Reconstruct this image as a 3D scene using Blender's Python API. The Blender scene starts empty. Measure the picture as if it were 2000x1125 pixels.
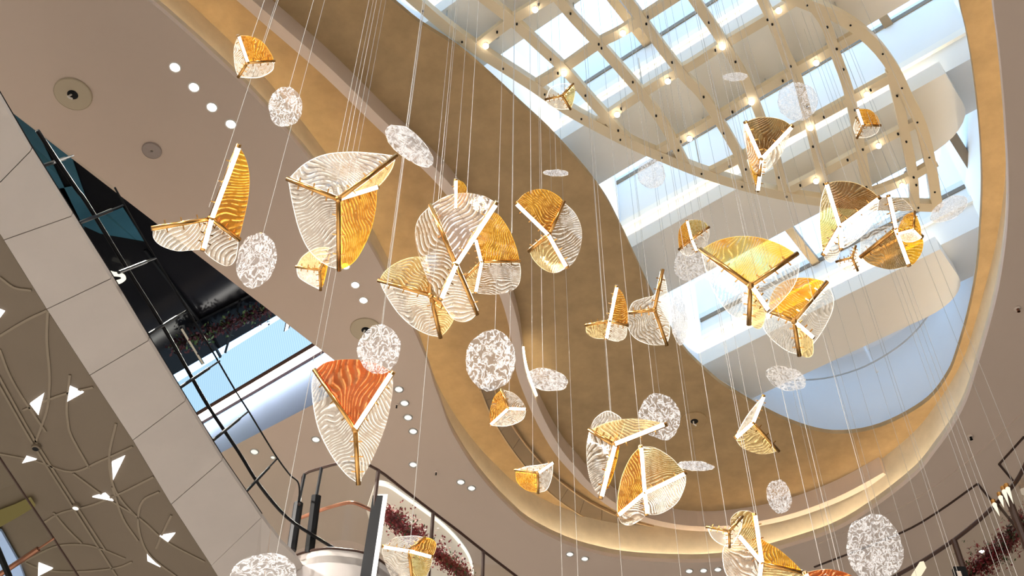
import bpy, bmesh, math, random
from mathutils import Vector, Matrix, noise
from mathutils.geometry import tessellate_polygon
random.seed(7)
C = bpy.context.scene.collection
S = bpy.context.scene

# ------------------------------------------------------------------ camera, world, exposure
EYE = Vector((0, 0, 1.6))
FPX = 2250.0
_dx, _dy = 25.0, 2042.5
_e = math.pi / 2 - math.atan(math.hypot(_dx, _dy) / FPX)
_rho = math.atan2(_dx, _dy)
FW = Vector((0, math.cos(_e), math.sin(_e)))
_u0 = Vector((0, -math.sin(_e), math.cos(_e)))
_r0 = Vector((1, 0, 0))
RT = math.cos(_rho) * _r0 + math.sin(_rho) * _u0
UP = -math.sin(_rho) * _r0 + math.cos(_rho) * _u0
cam = bpy.data.cameras.new('camera')
co = bpy.data.objects.new('camera', cam); C.objects.link(co)
cam.sensor_width = 36.0; cam.lens = 36.0 * FPX / 2000.0; cam.clip_end = 200
m = Matrix((RT, UP, -FW)).transposed().to_4x4(); m.translation = EYE
co.matrix_world = m
S.camera = co
W = bpy.data.worlds.new('sky'); S.world = W; W.use_nodes = True
_bg = W.node_tree.nodes['Background']
_bg.inputs[0].default_value = (0.46, 0.70, 1.0, 1); _bg.inputs[1].default_value = 1.9
S.view_settings.view_transform = 'Standard'; S.view_settings.look = 'None'
S.view_settings.exposure = 0.62; S.view_settings.gamma = 1.0; S.view_settings.use_curve_mapping = False
cy = S.cycles
cy.max_bounces = 8; cy.diffuse_bounces = 4; cy.glossy_bounces = 3; cy.transmission_bounces = 4
cy.transparent_max_bounces = 32; cy.caustics_reflective = False; cy.caustics_refractive = False
cy.sample_clamp_indirect = 4.0

# heights above the eye (metres)
H1 = 14.0      # main beige ceiling
H2 = 15.2      # brown ceiling of the oval tray
HR = 14.8      # underside of the curved drop box
HL = 15.4      # suspended lattice
HB = 15.9      # underside of the roof beams
HG = 17.6      # roof glass
HF = 8.0       # stone fascia of the bridge on the left

def ray(x, y): return FW * FPX + RT * (x - 1000.0) - UP * (y - 562.5)
def at_h(x, y, h):
    v = ray(x, y); return EYE + v * (h / v.z)
def at_r(x, y, r): return EYE + ray(x, y).normalized() * r
def at_plane(x, y, p, n):
    v = ray(x, y); d = v.dot(n)
    if abs(d) < 1e-6: return None
    return EYE + v * ((p - EYE).dot(n) / d)

# ------------------------------------------------------------------ materials
def new_mat(name):
    mt = bpy.data.materials.new(name); mt.use_nodes = True
    nt = mt.node_tree; nt.nodes.clear()
    out = nt.nodes.new('ShaderNodeOutputMaterial')
    return mt, nt, out
def N(nt, typ, **kw):
    n = nt.nodes.new(typ)
    for k, v in kw.items():
        if k in n.bl_rna.properties: setattr(n, k, v)
        else: n.inputs[k].default_value = v
    return n
def paint(name, col, rough=0.6, var=0.06, scale=1.5, metallic=0.0, bump=0.0, spec=0.3, fine=0.0):
    mt, nt, out = new_mat(name)
    b = N(nt, 'ShaderNodeBsdfPrincipled', Roughness=rough, Metallic=metallic)
    b.inputs['Specular IOR Level'].default_value = spec
    tc = N(nt, 'ShaderNodeTexCoord')
    nz = N(nt, 'ShaderNodeTexNoise', Scale=scale, Detail=6.0, Roughness=0.65)
    nt.links.new(tc.outputs['Object'], nz.inputs['Vector'])
    r = N(nt, 'ShaderNodeValToRGB')
    r.color_ramp.elements[0].position = 0.3; r.color_ramp.elements[1].position = 0.7
    r.color_ramp.elements[0].color = tuple(c * (1 - var) for c in col) + (1,)
    r.color_ramp.elements[1].color = tuple(min(1, c * (1 + var)) for c in col) + (1,)
    nt.links.new(nz.outputs[0], r.inputs[0]); nt.links.new(r.outputs[0], b.inputs['Base Color'])
    if bump:
        bp = N(nt, 'ShaderNodeBump', Strength=bump, Distance=0.02)
        nt.links.new(nz.outputs[0], bp.inputs['Height']); nt.links.new(bp.outputs[0], b.inputs['Normal'])
    nt.links.new(b.outputs[0], out.inputs[0]); return mt
def emit(name, col, s):
    mt, nt, out = new_mat(name)
    e = N(nt, 'ShaderNodeEmission', Color=col + (1,), Strength=s)
    nt.links.new(e.outputs[0], out.inputs[0]); return mt
def petal_glass(name, tint, line, base=0.10, amount=0.75, glow=0.12, wscale=5.6, speck=0.0, dark=None):
    """textured art glass: clear tinted sheet with fused ridges that scatter lamp light, with more of it put in as emission"""
    mt, nt, out = new_mat(name); L = nt.links.new
    uv = N(nt, 'ShaderNodeUVMap'); 
    nz = N(nt, 'ShaderNodeTexNoise', Scale=1.15, Detail=1.0, Roughness=0.45); L(uv.outputs[0], nz.inputs['Vector'])
    sub = N(nt, 'ShaderNodeVectorMath', operation='SUBTRACT'); L(nz.outputs['Color'], sub.inputs[0]); sub.inputs[1].default_value = (.5, .5, .5)
    mul = N(nt, 'ShaderNodeVectorMath', operation='SCALE'); L(sub.outputs[0], mul.inputs[0]); mul.inputs['Scale'].default_value = 0.95
    add = N(nt, 'ShaderNodeVectorMath', operation='ADD'); L(uv.outputs[0], add.inputs[0]); L(mul.outputs[0], add.inputs[1])
    wv = N(nt, 'ShaderNodeTexWave', Scale=wscale, Distortion=0.6, Detail=2.0); wv.inputs['Detail Scale'].default_value = 4.0
    L(add.outputs[0], wv.inputs['Vector'])
    rp = N(nt, 'ShaderNodeValToRGB'); rp.color_ramp.elements[0].position = 0.84; rp.color_ramp.elements[1].position = 0.99
    L(wv.outputs['Fac'], rp.inputs[0])
    n2 = N(nt, 'ShaderNodeTexNoise', Scale=9.0, Detail=3.0); L(uv.outputs[0], n2.inputs['Vector'])
    r2 = N(nt, 'ShaderNodeValToRGB'); r2.color_ramp.elements[0].position = 0.36; r2.color_ramp.elements[1].position = 0.56
    L(n2.outputs[0], r2.inputs[0])
    mk = N(nt, 'ShaderNodeMath', operation='MULTIPLY'); L(rp.outputs[0], mk.inputs[0]); L(r2.outputs[0], mk.inputs[1])
    ma = N(nt, 'ShaderNodeMath', operation='MULTIPLY_ADD'); L(mk.outputs[0], ma.inputs[0]); ma.inputs[1].default_value = amount; ma.inputs[2].default_value = base
    ma.use_clamp = True
    bp = N(nt, 'ShaderNodeBump', Strength=0.9, Distance=0.05); L(wv.outputs['Fac'], bp.inputs['Height'])
    tr = N(nt, 'ShaderNodeBsdfTransparent'); tr.inputs[0].default_value = tint + (1,)
    if dark:    # tone drifts across the sheet
        n3 = N(nt, 'ShaderNodeTexNoise', Scale=1.1, Detail=2.0); L(uv.outputs[0], n3.inputs['Vector'])
        r3 = N(nt, 'ShaderNodeValToRGB'); r3.color_ramp.elements[0].position = 0.38; r3.color_ramp.elements[1].position = 0.62
        r3.color_ramp.elements[0].color = tint + (1,); r3.color_ramp.elements[1].color = dark + (1,)
        L(n3.outputs[0], r3.inputs[0]); L(r3.outputs[0], tr.inputs[0])
    gl = N(nt, 'ShaderNodeBsdfGlossy', Roughness=0.12); gl.inputs[0].default_value = (1, .97, .93, 1); L(bp.outputs[0], gl.inputs['Normal'])
    lw = N(nt, 'ShaderNodeLayerWeight', Blend=0.2); L(bp.outputs[0], lw.inputs['Normal'])
    fm = N(nt, 'ShaderNodeMath', operation='MULTIPLY_ADD'); L(lw.outputs['Fresnel'], fm.inputs[0]); fm.inputs[1].default_value = 0.30; fm.inputs[2].default_value = 0.02
    m1 = N(nt, 'ShaderNodeMixShader'); L(fm.outputs[0], m1.inputs[0]); L(tr.outputs[0], m1.inputs[1]); L(gl.outputs[0], m1.inputs[2])
    tl = N(nt, 'ShaderNodeBsdfTranslucent'); tl.inputs[0].default_value = line + (1,)
    df = N(nt, 'ShaderNodeBsdfDiffuse'); df.inputs[0].default_value = line + (1,)
    m2 = N(nt, 'ShaderNodeMixShader', Fac=0.5); L(tl.outputs[0], m2.inputs[1]); L(df.outputs[0], m2.inputs[2])
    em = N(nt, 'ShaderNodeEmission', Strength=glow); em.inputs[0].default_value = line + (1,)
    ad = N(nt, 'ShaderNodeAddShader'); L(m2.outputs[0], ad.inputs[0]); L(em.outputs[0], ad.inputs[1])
    m3 = N(nt, 'ShaderNodeMixShader'); L(ma.outputs[0], m3.inputs[0]); L(m1.outputs[0], m3.inputs[1]); L(ad.outputs[0], m3.inputs[2])
    L(m3.outputs[0], out.inputs[0]); return mt
def pebble_glass(name, scale):
    mt, nt, out = new_mat(name); L = nt.links.new
    uv = N(nt, 'ShaderNodeUVMap')
    nz = N(nt, 'ShaderNodeTexNoise', Scale=scale, Detail=4.0, Roughness=0.6, Distortion=0.8); L(uv.outputs[0], nz.inputs['Vector'])
    ab = N(nt, 'ShaderNodeMath', operation='SUBTRACT'); L(nz.outputs[0], ab.inputs[0]); ab.inputs[1].default_value = 0.5
    a2 = N(nt, 'ShaderNodeMath', operation='ABSOLUTE'); L(ab.outputs[0], a2.inputs[0])
    rp = N(nt, 'ShaderNodeValToRGB'); rp.color_ramp.elements[0].position = 0.0; rp.color_ramp.elements[1].position = 0.07
    rp.color_ramp.elements[0].color = (.52, .52, .52, 1); rp.color_ramp.elements[1].color = (.06, .07, .07, 1)
    L(a2.outputs[0], rp.inputs[0])
    bp = N(nt, 'ShaderNodeBump', Strength=0.45, Distance=0.10); L(nz.outputs[0], bp.inputs['Height'])
    tr = N(nt, 'ShaderNodeBsdfTransparent'); tr.inputs[0].default_value = (.93, .91, .89, 1)
    gl = N(nt, 'ShaderNodeBsdfGlossy', Roughness=0.1); L(bp.outputs[0], gl.inputs['Normal'])
    lw = N(nt, 'ShaderNodeLayerWeight', Blend=0.35); L(bp.outputs[0], lw.inputs['Normal'])
    m1 = N(nt, 'ShaderNodeMixShader'); fq = N(nt, 'ShaderNodeMath', operation='MULTIPLY'); L(lw.outputs['Fresnel'], fq.inputs[0]); fq.inputs[1].default_value = .4; L(fq.outputs[0], m1.inputs[0]); L(tr.outputs[0], m1.inputs[1]); L(gl.outputs[0], m1.inputs[2])
    tl = N(nt, 'ShaderNodeBsdfTranslucent'); tl.inputs[0].default_value = (.95, .95, .97, 1); L(bp.outputs[0], tl.inputs['Normal'])
    df = N(nt, 'ShaderNodeBsdfDiffuse'); df.inputs[0].default_value = (.95, .95, .97, 1); L(bp.outputs[0], df.inputs['Normal'])
    m2 = N(nt, 'ShaderNodeMixShader', Fac=0.5); L(tl.outputs[0], m2.inputs[1]); L(df.outputs[0], m2.inputs[2])
    em = N(nt, 'ShaderNodeEmission', Strength=0.3); em.inputs[0].default_value = (1, .96, .92, 1)  # bright crinkles put in as emission, the disc is no lamp
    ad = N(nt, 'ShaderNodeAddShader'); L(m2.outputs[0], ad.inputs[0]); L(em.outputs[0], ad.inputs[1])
    m3 = N(nt, 'ShaderNodeMixShader'); L(rp.outputs[0], m3.inputs[0]); L(m1.outputs[0], m3.inputs[1]); L(ad.outputs[0], m3.inputs[2])
    L(m3.outputs[0], out.inputs[0]); return mt
def pane_glass(name, tint, refl=0.03, rough=0.0):
    mt, nt, out = new_mat(name); L = nt.links.new
    tr = N(nt, 'ShaderNodeBsdfTransparent'); tr.inputs[0].default_value = tint + (1,)
    gl = N(nt, 'ShaderNodeBsdfGlossy', Roughness=rough)
    lw = N(nt, 'ShaderNodeLayerWeight', Blend=0.12)
    fm = N(nt, 'ShaderNodeMath', operation='MULTIPLY_ADD'); L(lw.outputs['Fresnel'], fm.inputs[0]); fm.inputs[1].default_value = 0.3; fm.inputs[2].default_value = refl
    mx = N(nt, 'ShaderNodeMixShader'); L(fm.outputs[0], mx.inputs[0]); L(tr.outputs[0], mx.inputs[1]); L(gl.outputs[0], mx.inputs[2])
    L(mx.outputs[0], out.inputs[0]); return mt
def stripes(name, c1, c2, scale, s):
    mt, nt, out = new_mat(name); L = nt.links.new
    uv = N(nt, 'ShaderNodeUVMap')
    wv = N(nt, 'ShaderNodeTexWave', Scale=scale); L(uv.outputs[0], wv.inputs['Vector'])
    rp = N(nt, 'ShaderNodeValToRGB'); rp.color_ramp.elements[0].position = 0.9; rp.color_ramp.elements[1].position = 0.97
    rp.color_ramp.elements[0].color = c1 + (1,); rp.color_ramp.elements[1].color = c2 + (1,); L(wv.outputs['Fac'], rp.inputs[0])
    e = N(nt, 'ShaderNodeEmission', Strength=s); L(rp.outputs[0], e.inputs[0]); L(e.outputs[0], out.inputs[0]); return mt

M = {}
M['ceil'] = paint('warm beige paint', (.62, .50, .41), .7, .02, .4)
M['tray'] = paint('brown trowelled plaster', (.43, .30, .16), .75, .13, 2.4, bump=.15, spec=.08)
M['gold'] = paint('golden trowelled plaster', (.69, .60, .46), .45, .10, 2.2, bump=.2)
M['ringp'] = paint('pale pinkish paint', (.72, .60, .52), .6, .02)
M['white'] = paint('white paint', (.86, .83, .79), .6, .02, .6)
M['wallw'] = paint('cool white paint', (.90, .92, .95), .6, .02, .6)
M['beam'] = paint('warm white paint', (.92, .87, .79), .6, .02, .6)
M['cream'] = paint('cream lacquer', (.80, .67, .46), .5, .03)
M['black'] = paint('black metal', (.006, .006, .007), .5, .1, spec=.15)
M['dark'] = paint('dark glossy panel', (.008, .008, .010), .12, .1, spec=.12)
M['teal'] = paint('dark teal glazing', (.035, .11, .16), .1, .25, .8, spec=.6)
M['stone'] = paint('pale honed stone', (.44, .39, .35), .45, .05, 1.3)
M['floorm'] = paint('pale grey stone floor', (.50, .49, .48), .5, .04)
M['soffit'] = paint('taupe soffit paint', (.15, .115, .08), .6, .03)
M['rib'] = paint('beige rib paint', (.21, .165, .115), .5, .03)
M['brass'] = paint('brushed brass', (.62, .34, .11), .24, .08, 6, metallic=1.0)
M['steel'] = paint('brushed steel', (.6, .6, .6), .35, .05, 6, metallic=1.0)
M['cable'] = paint('steel cable', (.44, .42, .39), .5, .02)
M['brown'] = paint('dark brown metal', (.05, .025, .018), .4, .1)
M['copper'] = paint('copper tube', (.30, .13, .08), .35, .08, metallic=.6)
M['cove4'] = emit('white cove line', (1, .96, .90), 13.0)
M['drumm'] = paint('pale drum cladding', (.42, .38, .36), .6, .03, spec=.1)
M['flower_refl'] = paint('reflected red blossom', (.045, .008, .011), .7, .4, 30)
M['bluew'] = paint('pale blue grey paint', (.42, .58, .92), .6, .03)
M['grille'] = paint('bronze grille metal', (.20, .15, .10), .5, .06)
M['bronze'] = paint('bronze edge', (.45, .33, .2), .4, .05)
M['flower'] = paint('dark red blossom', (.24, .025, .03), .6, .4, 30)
M['pinkf'] = paint('pink blossom', (.42, .07, .08), .6, .3, 30)
M['leaf'] = paint('dark green leaf', (.06, .10, .03), .5, .3, 30)
M['led'] = emit('warm white lamp strip', (1, .90, .74), 5.5)
M['cove'] = emit('cove light', (1, .86, .62), 17.0)
M['cove2'] = emit('roof cove light', (1, .86, .58), 7.0)
M['cove3'] = emit('beam ledge light', (1, .86, .55), 48.0)
M['lens'] = emit('lit lens', (1, .93, .82), 14.0)
M['lensd'] = emit('dim lit lens', (1, .95, .82), .8)
M['globe'] = emit('frosted globe', (1, .90, .76), 6.0)
M['rimg'] = emit('soft cream light line', (1, .92, .78), .95)
M['tri'] = emit('lit triangular diffuser', (1, .97, .95), 1.5)
M['whitel'] = emit('white light line', (1, .97, .92), 1.6)
M['shop_fill'] = emit('added warm fill panel', (1, .92, .80), .5)
M['shop_fill2'] = emit('added dim fill panel', (1, .92, .80), .03)
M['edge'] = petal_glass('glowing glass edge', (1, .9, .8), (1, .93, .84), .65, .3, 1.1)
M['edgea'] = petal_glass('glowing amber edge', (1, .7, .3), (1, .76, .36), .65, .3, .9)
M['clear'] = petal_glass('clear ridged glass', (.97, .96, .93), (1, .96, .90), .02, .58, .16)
M['lit'] = petal_glass('clear ridged glass lit close by lamp bars', (.98, .95, .88), (1, .95, .85), .10, .60, .42)  # lit copy of the clear glass, lamp glow put into it
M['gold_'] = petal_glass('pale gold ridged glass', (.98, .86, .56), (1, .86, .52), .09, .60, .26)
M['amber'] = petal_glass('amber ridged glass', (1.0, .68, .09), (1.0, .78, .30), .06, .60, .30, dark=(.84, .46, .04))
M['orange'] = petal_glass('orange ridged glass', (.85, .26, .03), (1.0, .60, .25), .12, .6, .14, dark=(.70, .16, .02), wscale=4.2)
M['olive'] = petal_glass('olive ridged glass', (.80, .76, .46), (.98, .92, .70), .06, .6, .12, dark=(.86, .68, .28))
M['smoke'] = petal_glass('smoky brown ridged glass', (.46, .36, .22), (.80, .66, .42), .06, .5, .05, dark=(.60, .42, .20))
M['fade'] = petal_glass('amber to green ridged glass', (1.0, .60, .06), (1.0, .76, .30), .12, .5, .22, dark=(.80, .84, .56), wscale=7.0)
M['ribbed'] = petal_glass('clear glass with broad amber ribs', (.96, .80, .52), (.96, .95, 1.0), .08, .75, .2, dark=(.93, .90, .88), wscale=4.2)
M['peb'] = pebble_glass('crinkled clear glass', 3.8)
M['pebf'] = pebble_glass('finely crinkled clear glass', 5.6)
M['pane'] = pane_glass('clear roof glass', (.93, .97, 1.0), .02)
M['bal'] = pane_glass('balustrade glass', (.90, .91, .88), .015)
M['balc'] = pane_glass('thin clear balustrade glass', (.90, .92, .90), .0)
M['balc'].node_tree.nodes['Math'].inputs[1].default_value = .05
M['bluep'] = stripes('emissive pale blue panel', (.27, .42, .56), (.36, .52, .66), 5.5, 1.25)

# ------------------------------------------------------------------ object helpers
def mesh(name, vs, fs, mt, parent=None, smooth=False, mats=None, fmat=None, uvs=None, auto=False):
    root = parent
    off = Vector((0, 0, 0))
    while root is not None:
        off += root.location; root = root.parent
    me = bpy.data.meshes.new(name)
    me.from_pydata([tuple(Vector(v) - off) for v in vs], [], fs)
    for k in ([mt] if mats is None else mats): me.materials.append(M[k] if isinstance(k, str) else k)
    if fmat: me.polygons.foreach_set('material_index', fmat)
    if smooth: me.polygons.foreach_set('use_smooth', [True] * len(me.polygons))
    if uvs:
        ul = me.uv_layers.new(name='UVMap')
        for lp in me.loops: ul.data[lp.index].uv = uvs[lp.vertex_index]
    me.update()
    o = bpy.data.objects.new(name, me); C.objects.link(o)
    if parent is not None: o.parent = parent
    return o
def tag(o, label=None, cat=None, group=None, kind=None):
    if label: o['label'] = label
    if cat: o['category'] = cat
    if group: o['group'] = group
    if kind: o['kind'] = kind
    return o
def thing(name, loc, label, cat, group=None, kind=None):
    o = bpy.data.objects.new(name, None); C.objects.link(o); o.location = loc; o.empty_display_size = .1
    return tag(o, label, cat, group, kind)
class MB:
    def __init__(s): s.v = []; s.f = []
    def add(s, vs, fs):
        n = len(s.v); s.v += [Vector(v) for v in vs]; s.f += [tuple(i + n for i in f) for f in fs]
    def box(s, o, a, b, c):
        """box from corner o with edge vectors a, b, c"""
        o = Vector(o); a = Vector(a); b = Vector(b); c = Vector(c)
        p = [o, o + a, o + a + b, o + b, o + c, o + a + c, o + a + b + c, o + b + c]
        s.add(p, [(0, 3, 2, 1), (4, 5, 6, 7), (0, 1, 5, 4), (1, 2, 6, 5), (2, 3, 7, 6), (3, 0, 4, 7)])
    def bar(s, a, b, w, d, nrm):
        """square bar from a to b, width w across, depth d along nrm (centred)"""
        a = Vector(a); b = Vector(b); t = (b - a).normalized(); n = Vector(nrm); n = (n - t * n.dot(t)).normalized(); x = t.cross(n)
        s.box(a - x * w / 2 - n * d / 2, x * w, n * d, b - a)
    def tube(s, pts, r, k=6, cap=True):
        pts = [Vector(p) for p in pts]; n0 = len(s.v); m_ = len(pts)
        for i, p in enumerate(pts):
            t = (pts[min(i + 1, m_ - 1)] - pts[max(i - 1, 0)]).normalized()
            h = Vector((0, 0, 1)) if abs(t.z) < .9 else Vector((1, 0, 0))
            x = t.cross(h).normalized(); y = t.cross(x)
            for j in range(k):
                a = 2 * math.pi * j / k; s.v.append(p + (x * math.cos(a) + y * math.sin(a)) * r)
        for i in range(m_ - 1):
            for j in range(k):
                s.f.append((n0 + i * k + j, n0 + i * k + (j + 1) % k, n0 + (i + 1) * k + (j + 1) % k, n0 + (i + 1) * k + j))
        if cap:
            s.f.append(tuple(n0 + j for j in range(k))[::-1]); s.f.append(tuple(n0 + (m_ - 1) * k + j for j in range(k)))
    def sweep(s, pts, w0, w1, z0, z1, closed=False):
        """rectangular section swept along a level path: from offset w0 to w1 sideways (left of travel positive), z0..z1 above the path"""
        pts = [Vector(p) for p in pts]; n = len(pts); L = []
        for i in range(n):
            a = pts[(i - 1) % n] if (closed or i) else pts[0]; b = pts[(i + 1) % n] if (closed or i < n - 1) else pts[-1]
            t = (b - a); t.z = 0; t.normalize(); L.append(Vector((-t.y, t.x, 0)))
        n0 = len(s.v)
        for p, l in zip(pts, L):
            for w, z in ((w0, z0), (w1, z0), (w1, z1), (w0, z1)): s.v.append(p + l * w + Vector((0, 0, z)))
        for i in range(n if closed else n - 1):
            j = (i + 1) % n
            for k in range(4):
                s.f.append((n0 + i * 4 + k, n0 + i * 4 + (k + 1) % 4, n0 + j * 4 + (k + 1) % 4, n0 + j * 4 + k))
        if not closed:
            s.f.append((n0, n0 + 3, n0 + 2, n0 + 1)); q = n0 + (n - 1) * 4; s.f.append((q, q + 1, q + 2, q + 3))
    def ball(s, c, r, k=8, rings=5):
        c = Vector(c); n0 = len(s.v); s.v.append(c + Vector((0, 0, r)))
        for i in range(1, rings):
            th = math.pi * i / rings
            for j in range(k):
                a = 2 * math.pi * j / k; s.v.append(c + Vector((math.sin(th) * math.cos(a), math.sin(th) * math.sin(a), math.cos(th))) * r)
        s.v.append(c - Vector((0, 0, r))); e = len(s.v) - 1
        for j in range(k):
            s.f.append((n0, n0 + 1 + j, n0 + 1 + (j + 1) % k)); q = n0 + 1 + (rings - 2) * k
            s.f.append((e, q + (j + 1) % k, q + j))
        for i in range(rings - 2):
            for j in range(k):
                q = n0 + 1 + i * k; s.f.append((q + j, q + k + j, q + k + (j + 1) % k, q + (j + 1) % k))
    def lathe(s, c, prof, k=20):
        """profile of (radius, z) about the vertical through c"""
        c = Vector(c); n0 = len(s.v)
        for r, z in prof:
            for j in range(k):
                a = 2 * math.pi * j / k; s.v.append(c + Vector((r * math.cos(a), r * math.sin(a), z)))
        for i in range(len(prof) - 1):
            for j in range(k):
                s.f.append((n0 + i * k + j, n0 + i * k + (j + 1) % k, n0 + (i + 1) * k + (j + 1) % k, n0 + (i + 1) * k + j))
    def disc(s, c, r, k=20):
        c = Vector(c); n0 = len(s.v)
        for j in range(k):
            a = -2 * math.pi * j / k; s.v.append(c + Vector((r * math.cos(a), r * math.sin(a), 0)))
        s.f.append(tuple(range(n0, n0 + k)))
    def build(s, name, mt, parent=None, smooth=False): return mesh(name, s.v, s.f, mt, parent, smooth)

def crom(pts, n=6, closed=False):
    pts = [Vector(p) for p in pts]; m_ = len(pts); out = []
    for i in range(m_ if closed else m_ - 1):
        if closed: p0, p1, p2, p3 = (pts[(i + k) % m_] for k in (-1, 0, 1, 2))
        else: p1, p2 = pts[i], pts[i + 1]; p0 = pts[i - 1] if i else p1 * 2 - p2; p3 = pts[i + 2] if i + 2 < m_ else p2 * 2 - p1
        for k in range(n):
            t = k / n
            out.append(.5 * ((2 * p1) + (p2 - p0) * t + (2 * p0 - 5 * p1 + 4 * p2 - p3) * t * t + (3 * p1 - p0 - 3 * p2 + p3) * t ** 3))
    if not closed: out.append(pts[-1])
    return out
def line_h(px, h, n=5): return [at_h(p.x, p.y, h) for p in crom([(x, y, 0) for x, y in px], n)]
def wp(x, y, h): return Vector((x, y, h + EYE.z))
def slab_with_holes(name, outer, holes, mt, kind='structure', parent=None):
    loops = [outer] + holes; tris = tessellate_polygon(loops); vs = [v for l in loops for v in l]
    return tag(mesh(name, vs, [tuple(t) for t in tris], mt, parent), kind=kind)
def extrude_poly(name, pts, dz, mt, parent=None):
    """flat polygon pts, thickened by dz upwards"""
    n = len(pts); up = Vector((0, 0, dz)); vs = [Vector(p) for p in pts] + [Vector(p) + up for p in pts]
    fs = [tuple(range(n)), tuple(range(2 * n - 1, n - 1, -1))] + [(i, i + n, (i + 1) % n + n, (i + 1) % n) for i in range(n)]
    return mesh(name, vs, fs, mt, parent)
def offset_loop(pts, d):
    n = len(pts); out = []
    for i in range(n):
        t = pts[(i + 1) % n] - pts[i - 1]; t.z = 0; t.normalize(); out.append(pts[i] + Vector((-t.y, t.x, 0)) * d)
    return out
def strip(a, b, closed=True):
    n = len(a); vs = list(a) + list(b)
    return vs, [(i, (i + 1) % n, n + (i + 1) % n, n + i) for i in range(n if closed else n - 1)]
def shade(o):
    o.data.polygons.foreach_set('use_smooth', [True] * len(o.data.polygons)); return o

# ------------------------------------------------------------------ the oval opening, tray ceiling, skylight shaft
E1px = [(289, 0), (350, 52), (420, 115), (476, 168), (525, 220), (574, 276), (609, 318), (670, 400), (720, 478), (760, 550), (804, 636), (835, 709), (848, 751), (860, 783), (877, 832), (902, 878), (930, 920), (965, 962), (1000, 997), (1035, 1027), (1105, 1063), (1175, 1084), (1245, 1095), (1350, 1099), (1420, 1095), (1475, 1086), (1580, 1056), (1650, 1028), (1720, 983), (1790, 927), (1825, 885), (1860, 836), (1888, 783), (1905, 731), (1930, 646), (1951, 562), (1965, 471), (1970, 401), (1970, 350), (1968, 297), (1961, 192), (1951, 87), (1940, 0)]
E1 = [at_h(x, y, H1) for x, y in E1px] + [wp(x, y, H1) for x, y in [(5.85, 6.0), (4.8, 3.6), (3.2, .8), (1, -2), (-2, -4), (-5, -3.6), (-7.2, -1), (-7.8, 2), (-6.9, 5), (-5.8, 6.65)]]
E1 = crom(E1, 3, True)
E2px = [(764, 0), (818, 44), (895, 94), (965, 154), (1017, 203), (1070, 252), (1122, 308), (1157, 350), (1185, 390), (1205, 428), (1224, 467), (1245, 513), (1266, 558), (1300, 625), (1335, 680), (1363, 710), (1398, 742), (1422, 759), (1475, 791), (1527, 818), (1580, 838), (1629, 847), (1685, 843), (1737, 827), (1790, 799), (1825, 771), (1853, 731), (1867, 698), (1891, 618), (1909, 527), (1916, 436), (1919, 350), (1914, 245), (1902, 140), (1888, 59), (1874, 0)]
E2 = [at_h(x, y, H2) for x, y in E2px] + [wp(x, y, H2) for x, y in [(5.7, 6.4), (4.2, 4.0), (2.2, 1.2), (-1, -1.4), (-4.2, -1.4), (-5.9, 1), (-5.6, 3.6), (-4.2, 5.9), (-2.9, 7.2)]]
E2 = crom(E2, 3, True)
def area(l): return sum(a.x * b.y - b.x * a.y for a, b in zip(l, l[1:] + l[:1])) / 2
if area(E1) < 0: E1.reverse()
if area(E2) < 0: E2.reverse()
# both loops now run anticlockwise: positive offset = inwards, negative = outwards
wall_foot = offset_loop(E1, -.32)
BIG = 22.0
# void beside the bridge
c_v = at_h(703, 742, H1); e_a = at_h(7, 207, H1); f_b = at_h(430, 885, H1); f_a = at_h(610, 795, H1)
dirA = Vector((math.cos(math.radians(-38.2)), math.sin(math.radians(-38.2)), 0)); nrmA = Vector((-dirA.y, dirA.x, 0))
e_far = e_a + (e_a - c_v).normalized() * 5
f_far = f_b + (f_b - c_v).normalized() * 5
void_loop = [e_far, c_v, f_far, e_far + (f_far - c_v)]
# keep clear of each other: the void lies to the left of the oval
slab_with_holes('ceiling', [wp(-BIG, -BIG, H1), wp(BIG, -BIG, H1), wp(BIG, BIG + 6, H1), wp(-BIG, BIG + 6, H1)], [E1, void_loop], 'ceil')
v, f = strip(E1, [p + Vector((0, 0, .09)) for p in E1]); o = tag(mesh('trim_1', v, f, 'ringp', smooth=True), kind='structure')
a = [p + Vector((0, 0, .09)) for p in E1]; b = [p + Vector((0, 0, .23)) for p in offset_loop(E1, -.03)]
v, f = strip(a, b); tag(mesh('trim_2', v, f, 'gold', smooth=True), kind='structure')
v, f = strip(wall_foot, [p + Vector((0, 0, H2 - H1)) for p in wall_foot]); tag(mesh('wall_tray', v, f, 'gold', smooth=True), kind='structure')
v, f = strip([p + Vector((0, 0, .1)) for p in offset_loop(E1, -.02)], [p + Vector((0, 0, .1)) for p in wall_foot]); tag(mesh('trim_3', v, f, 'gold'), kind='structure')
cl = [p + Vector((0, 0, .1)) for p in offset_loop(E1, -.14)]
mb = MB(); mb.sweep(cl, -.02, .03, 0, .13, True);
cvo = tag(mb.build('cove_light', 'ringp'), 'hidden warm light channel behind the lip of the oval ceiling opening', 'light')
v, f = strip([p + Vector((0, 0, .075)) for p in offset_loop(cl, -.062)], [p + Vector((0, 0, .125)) for p in offset_loop(cl, -.022)]); mesh('light_strip', v, f, 'cove', cvo)
top_out = [p + Vector((0, 0, H2 - H1)) for p in wall_foot]
slab_with_holes('ceiling', top_out, [E2], 'tray')
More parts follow.
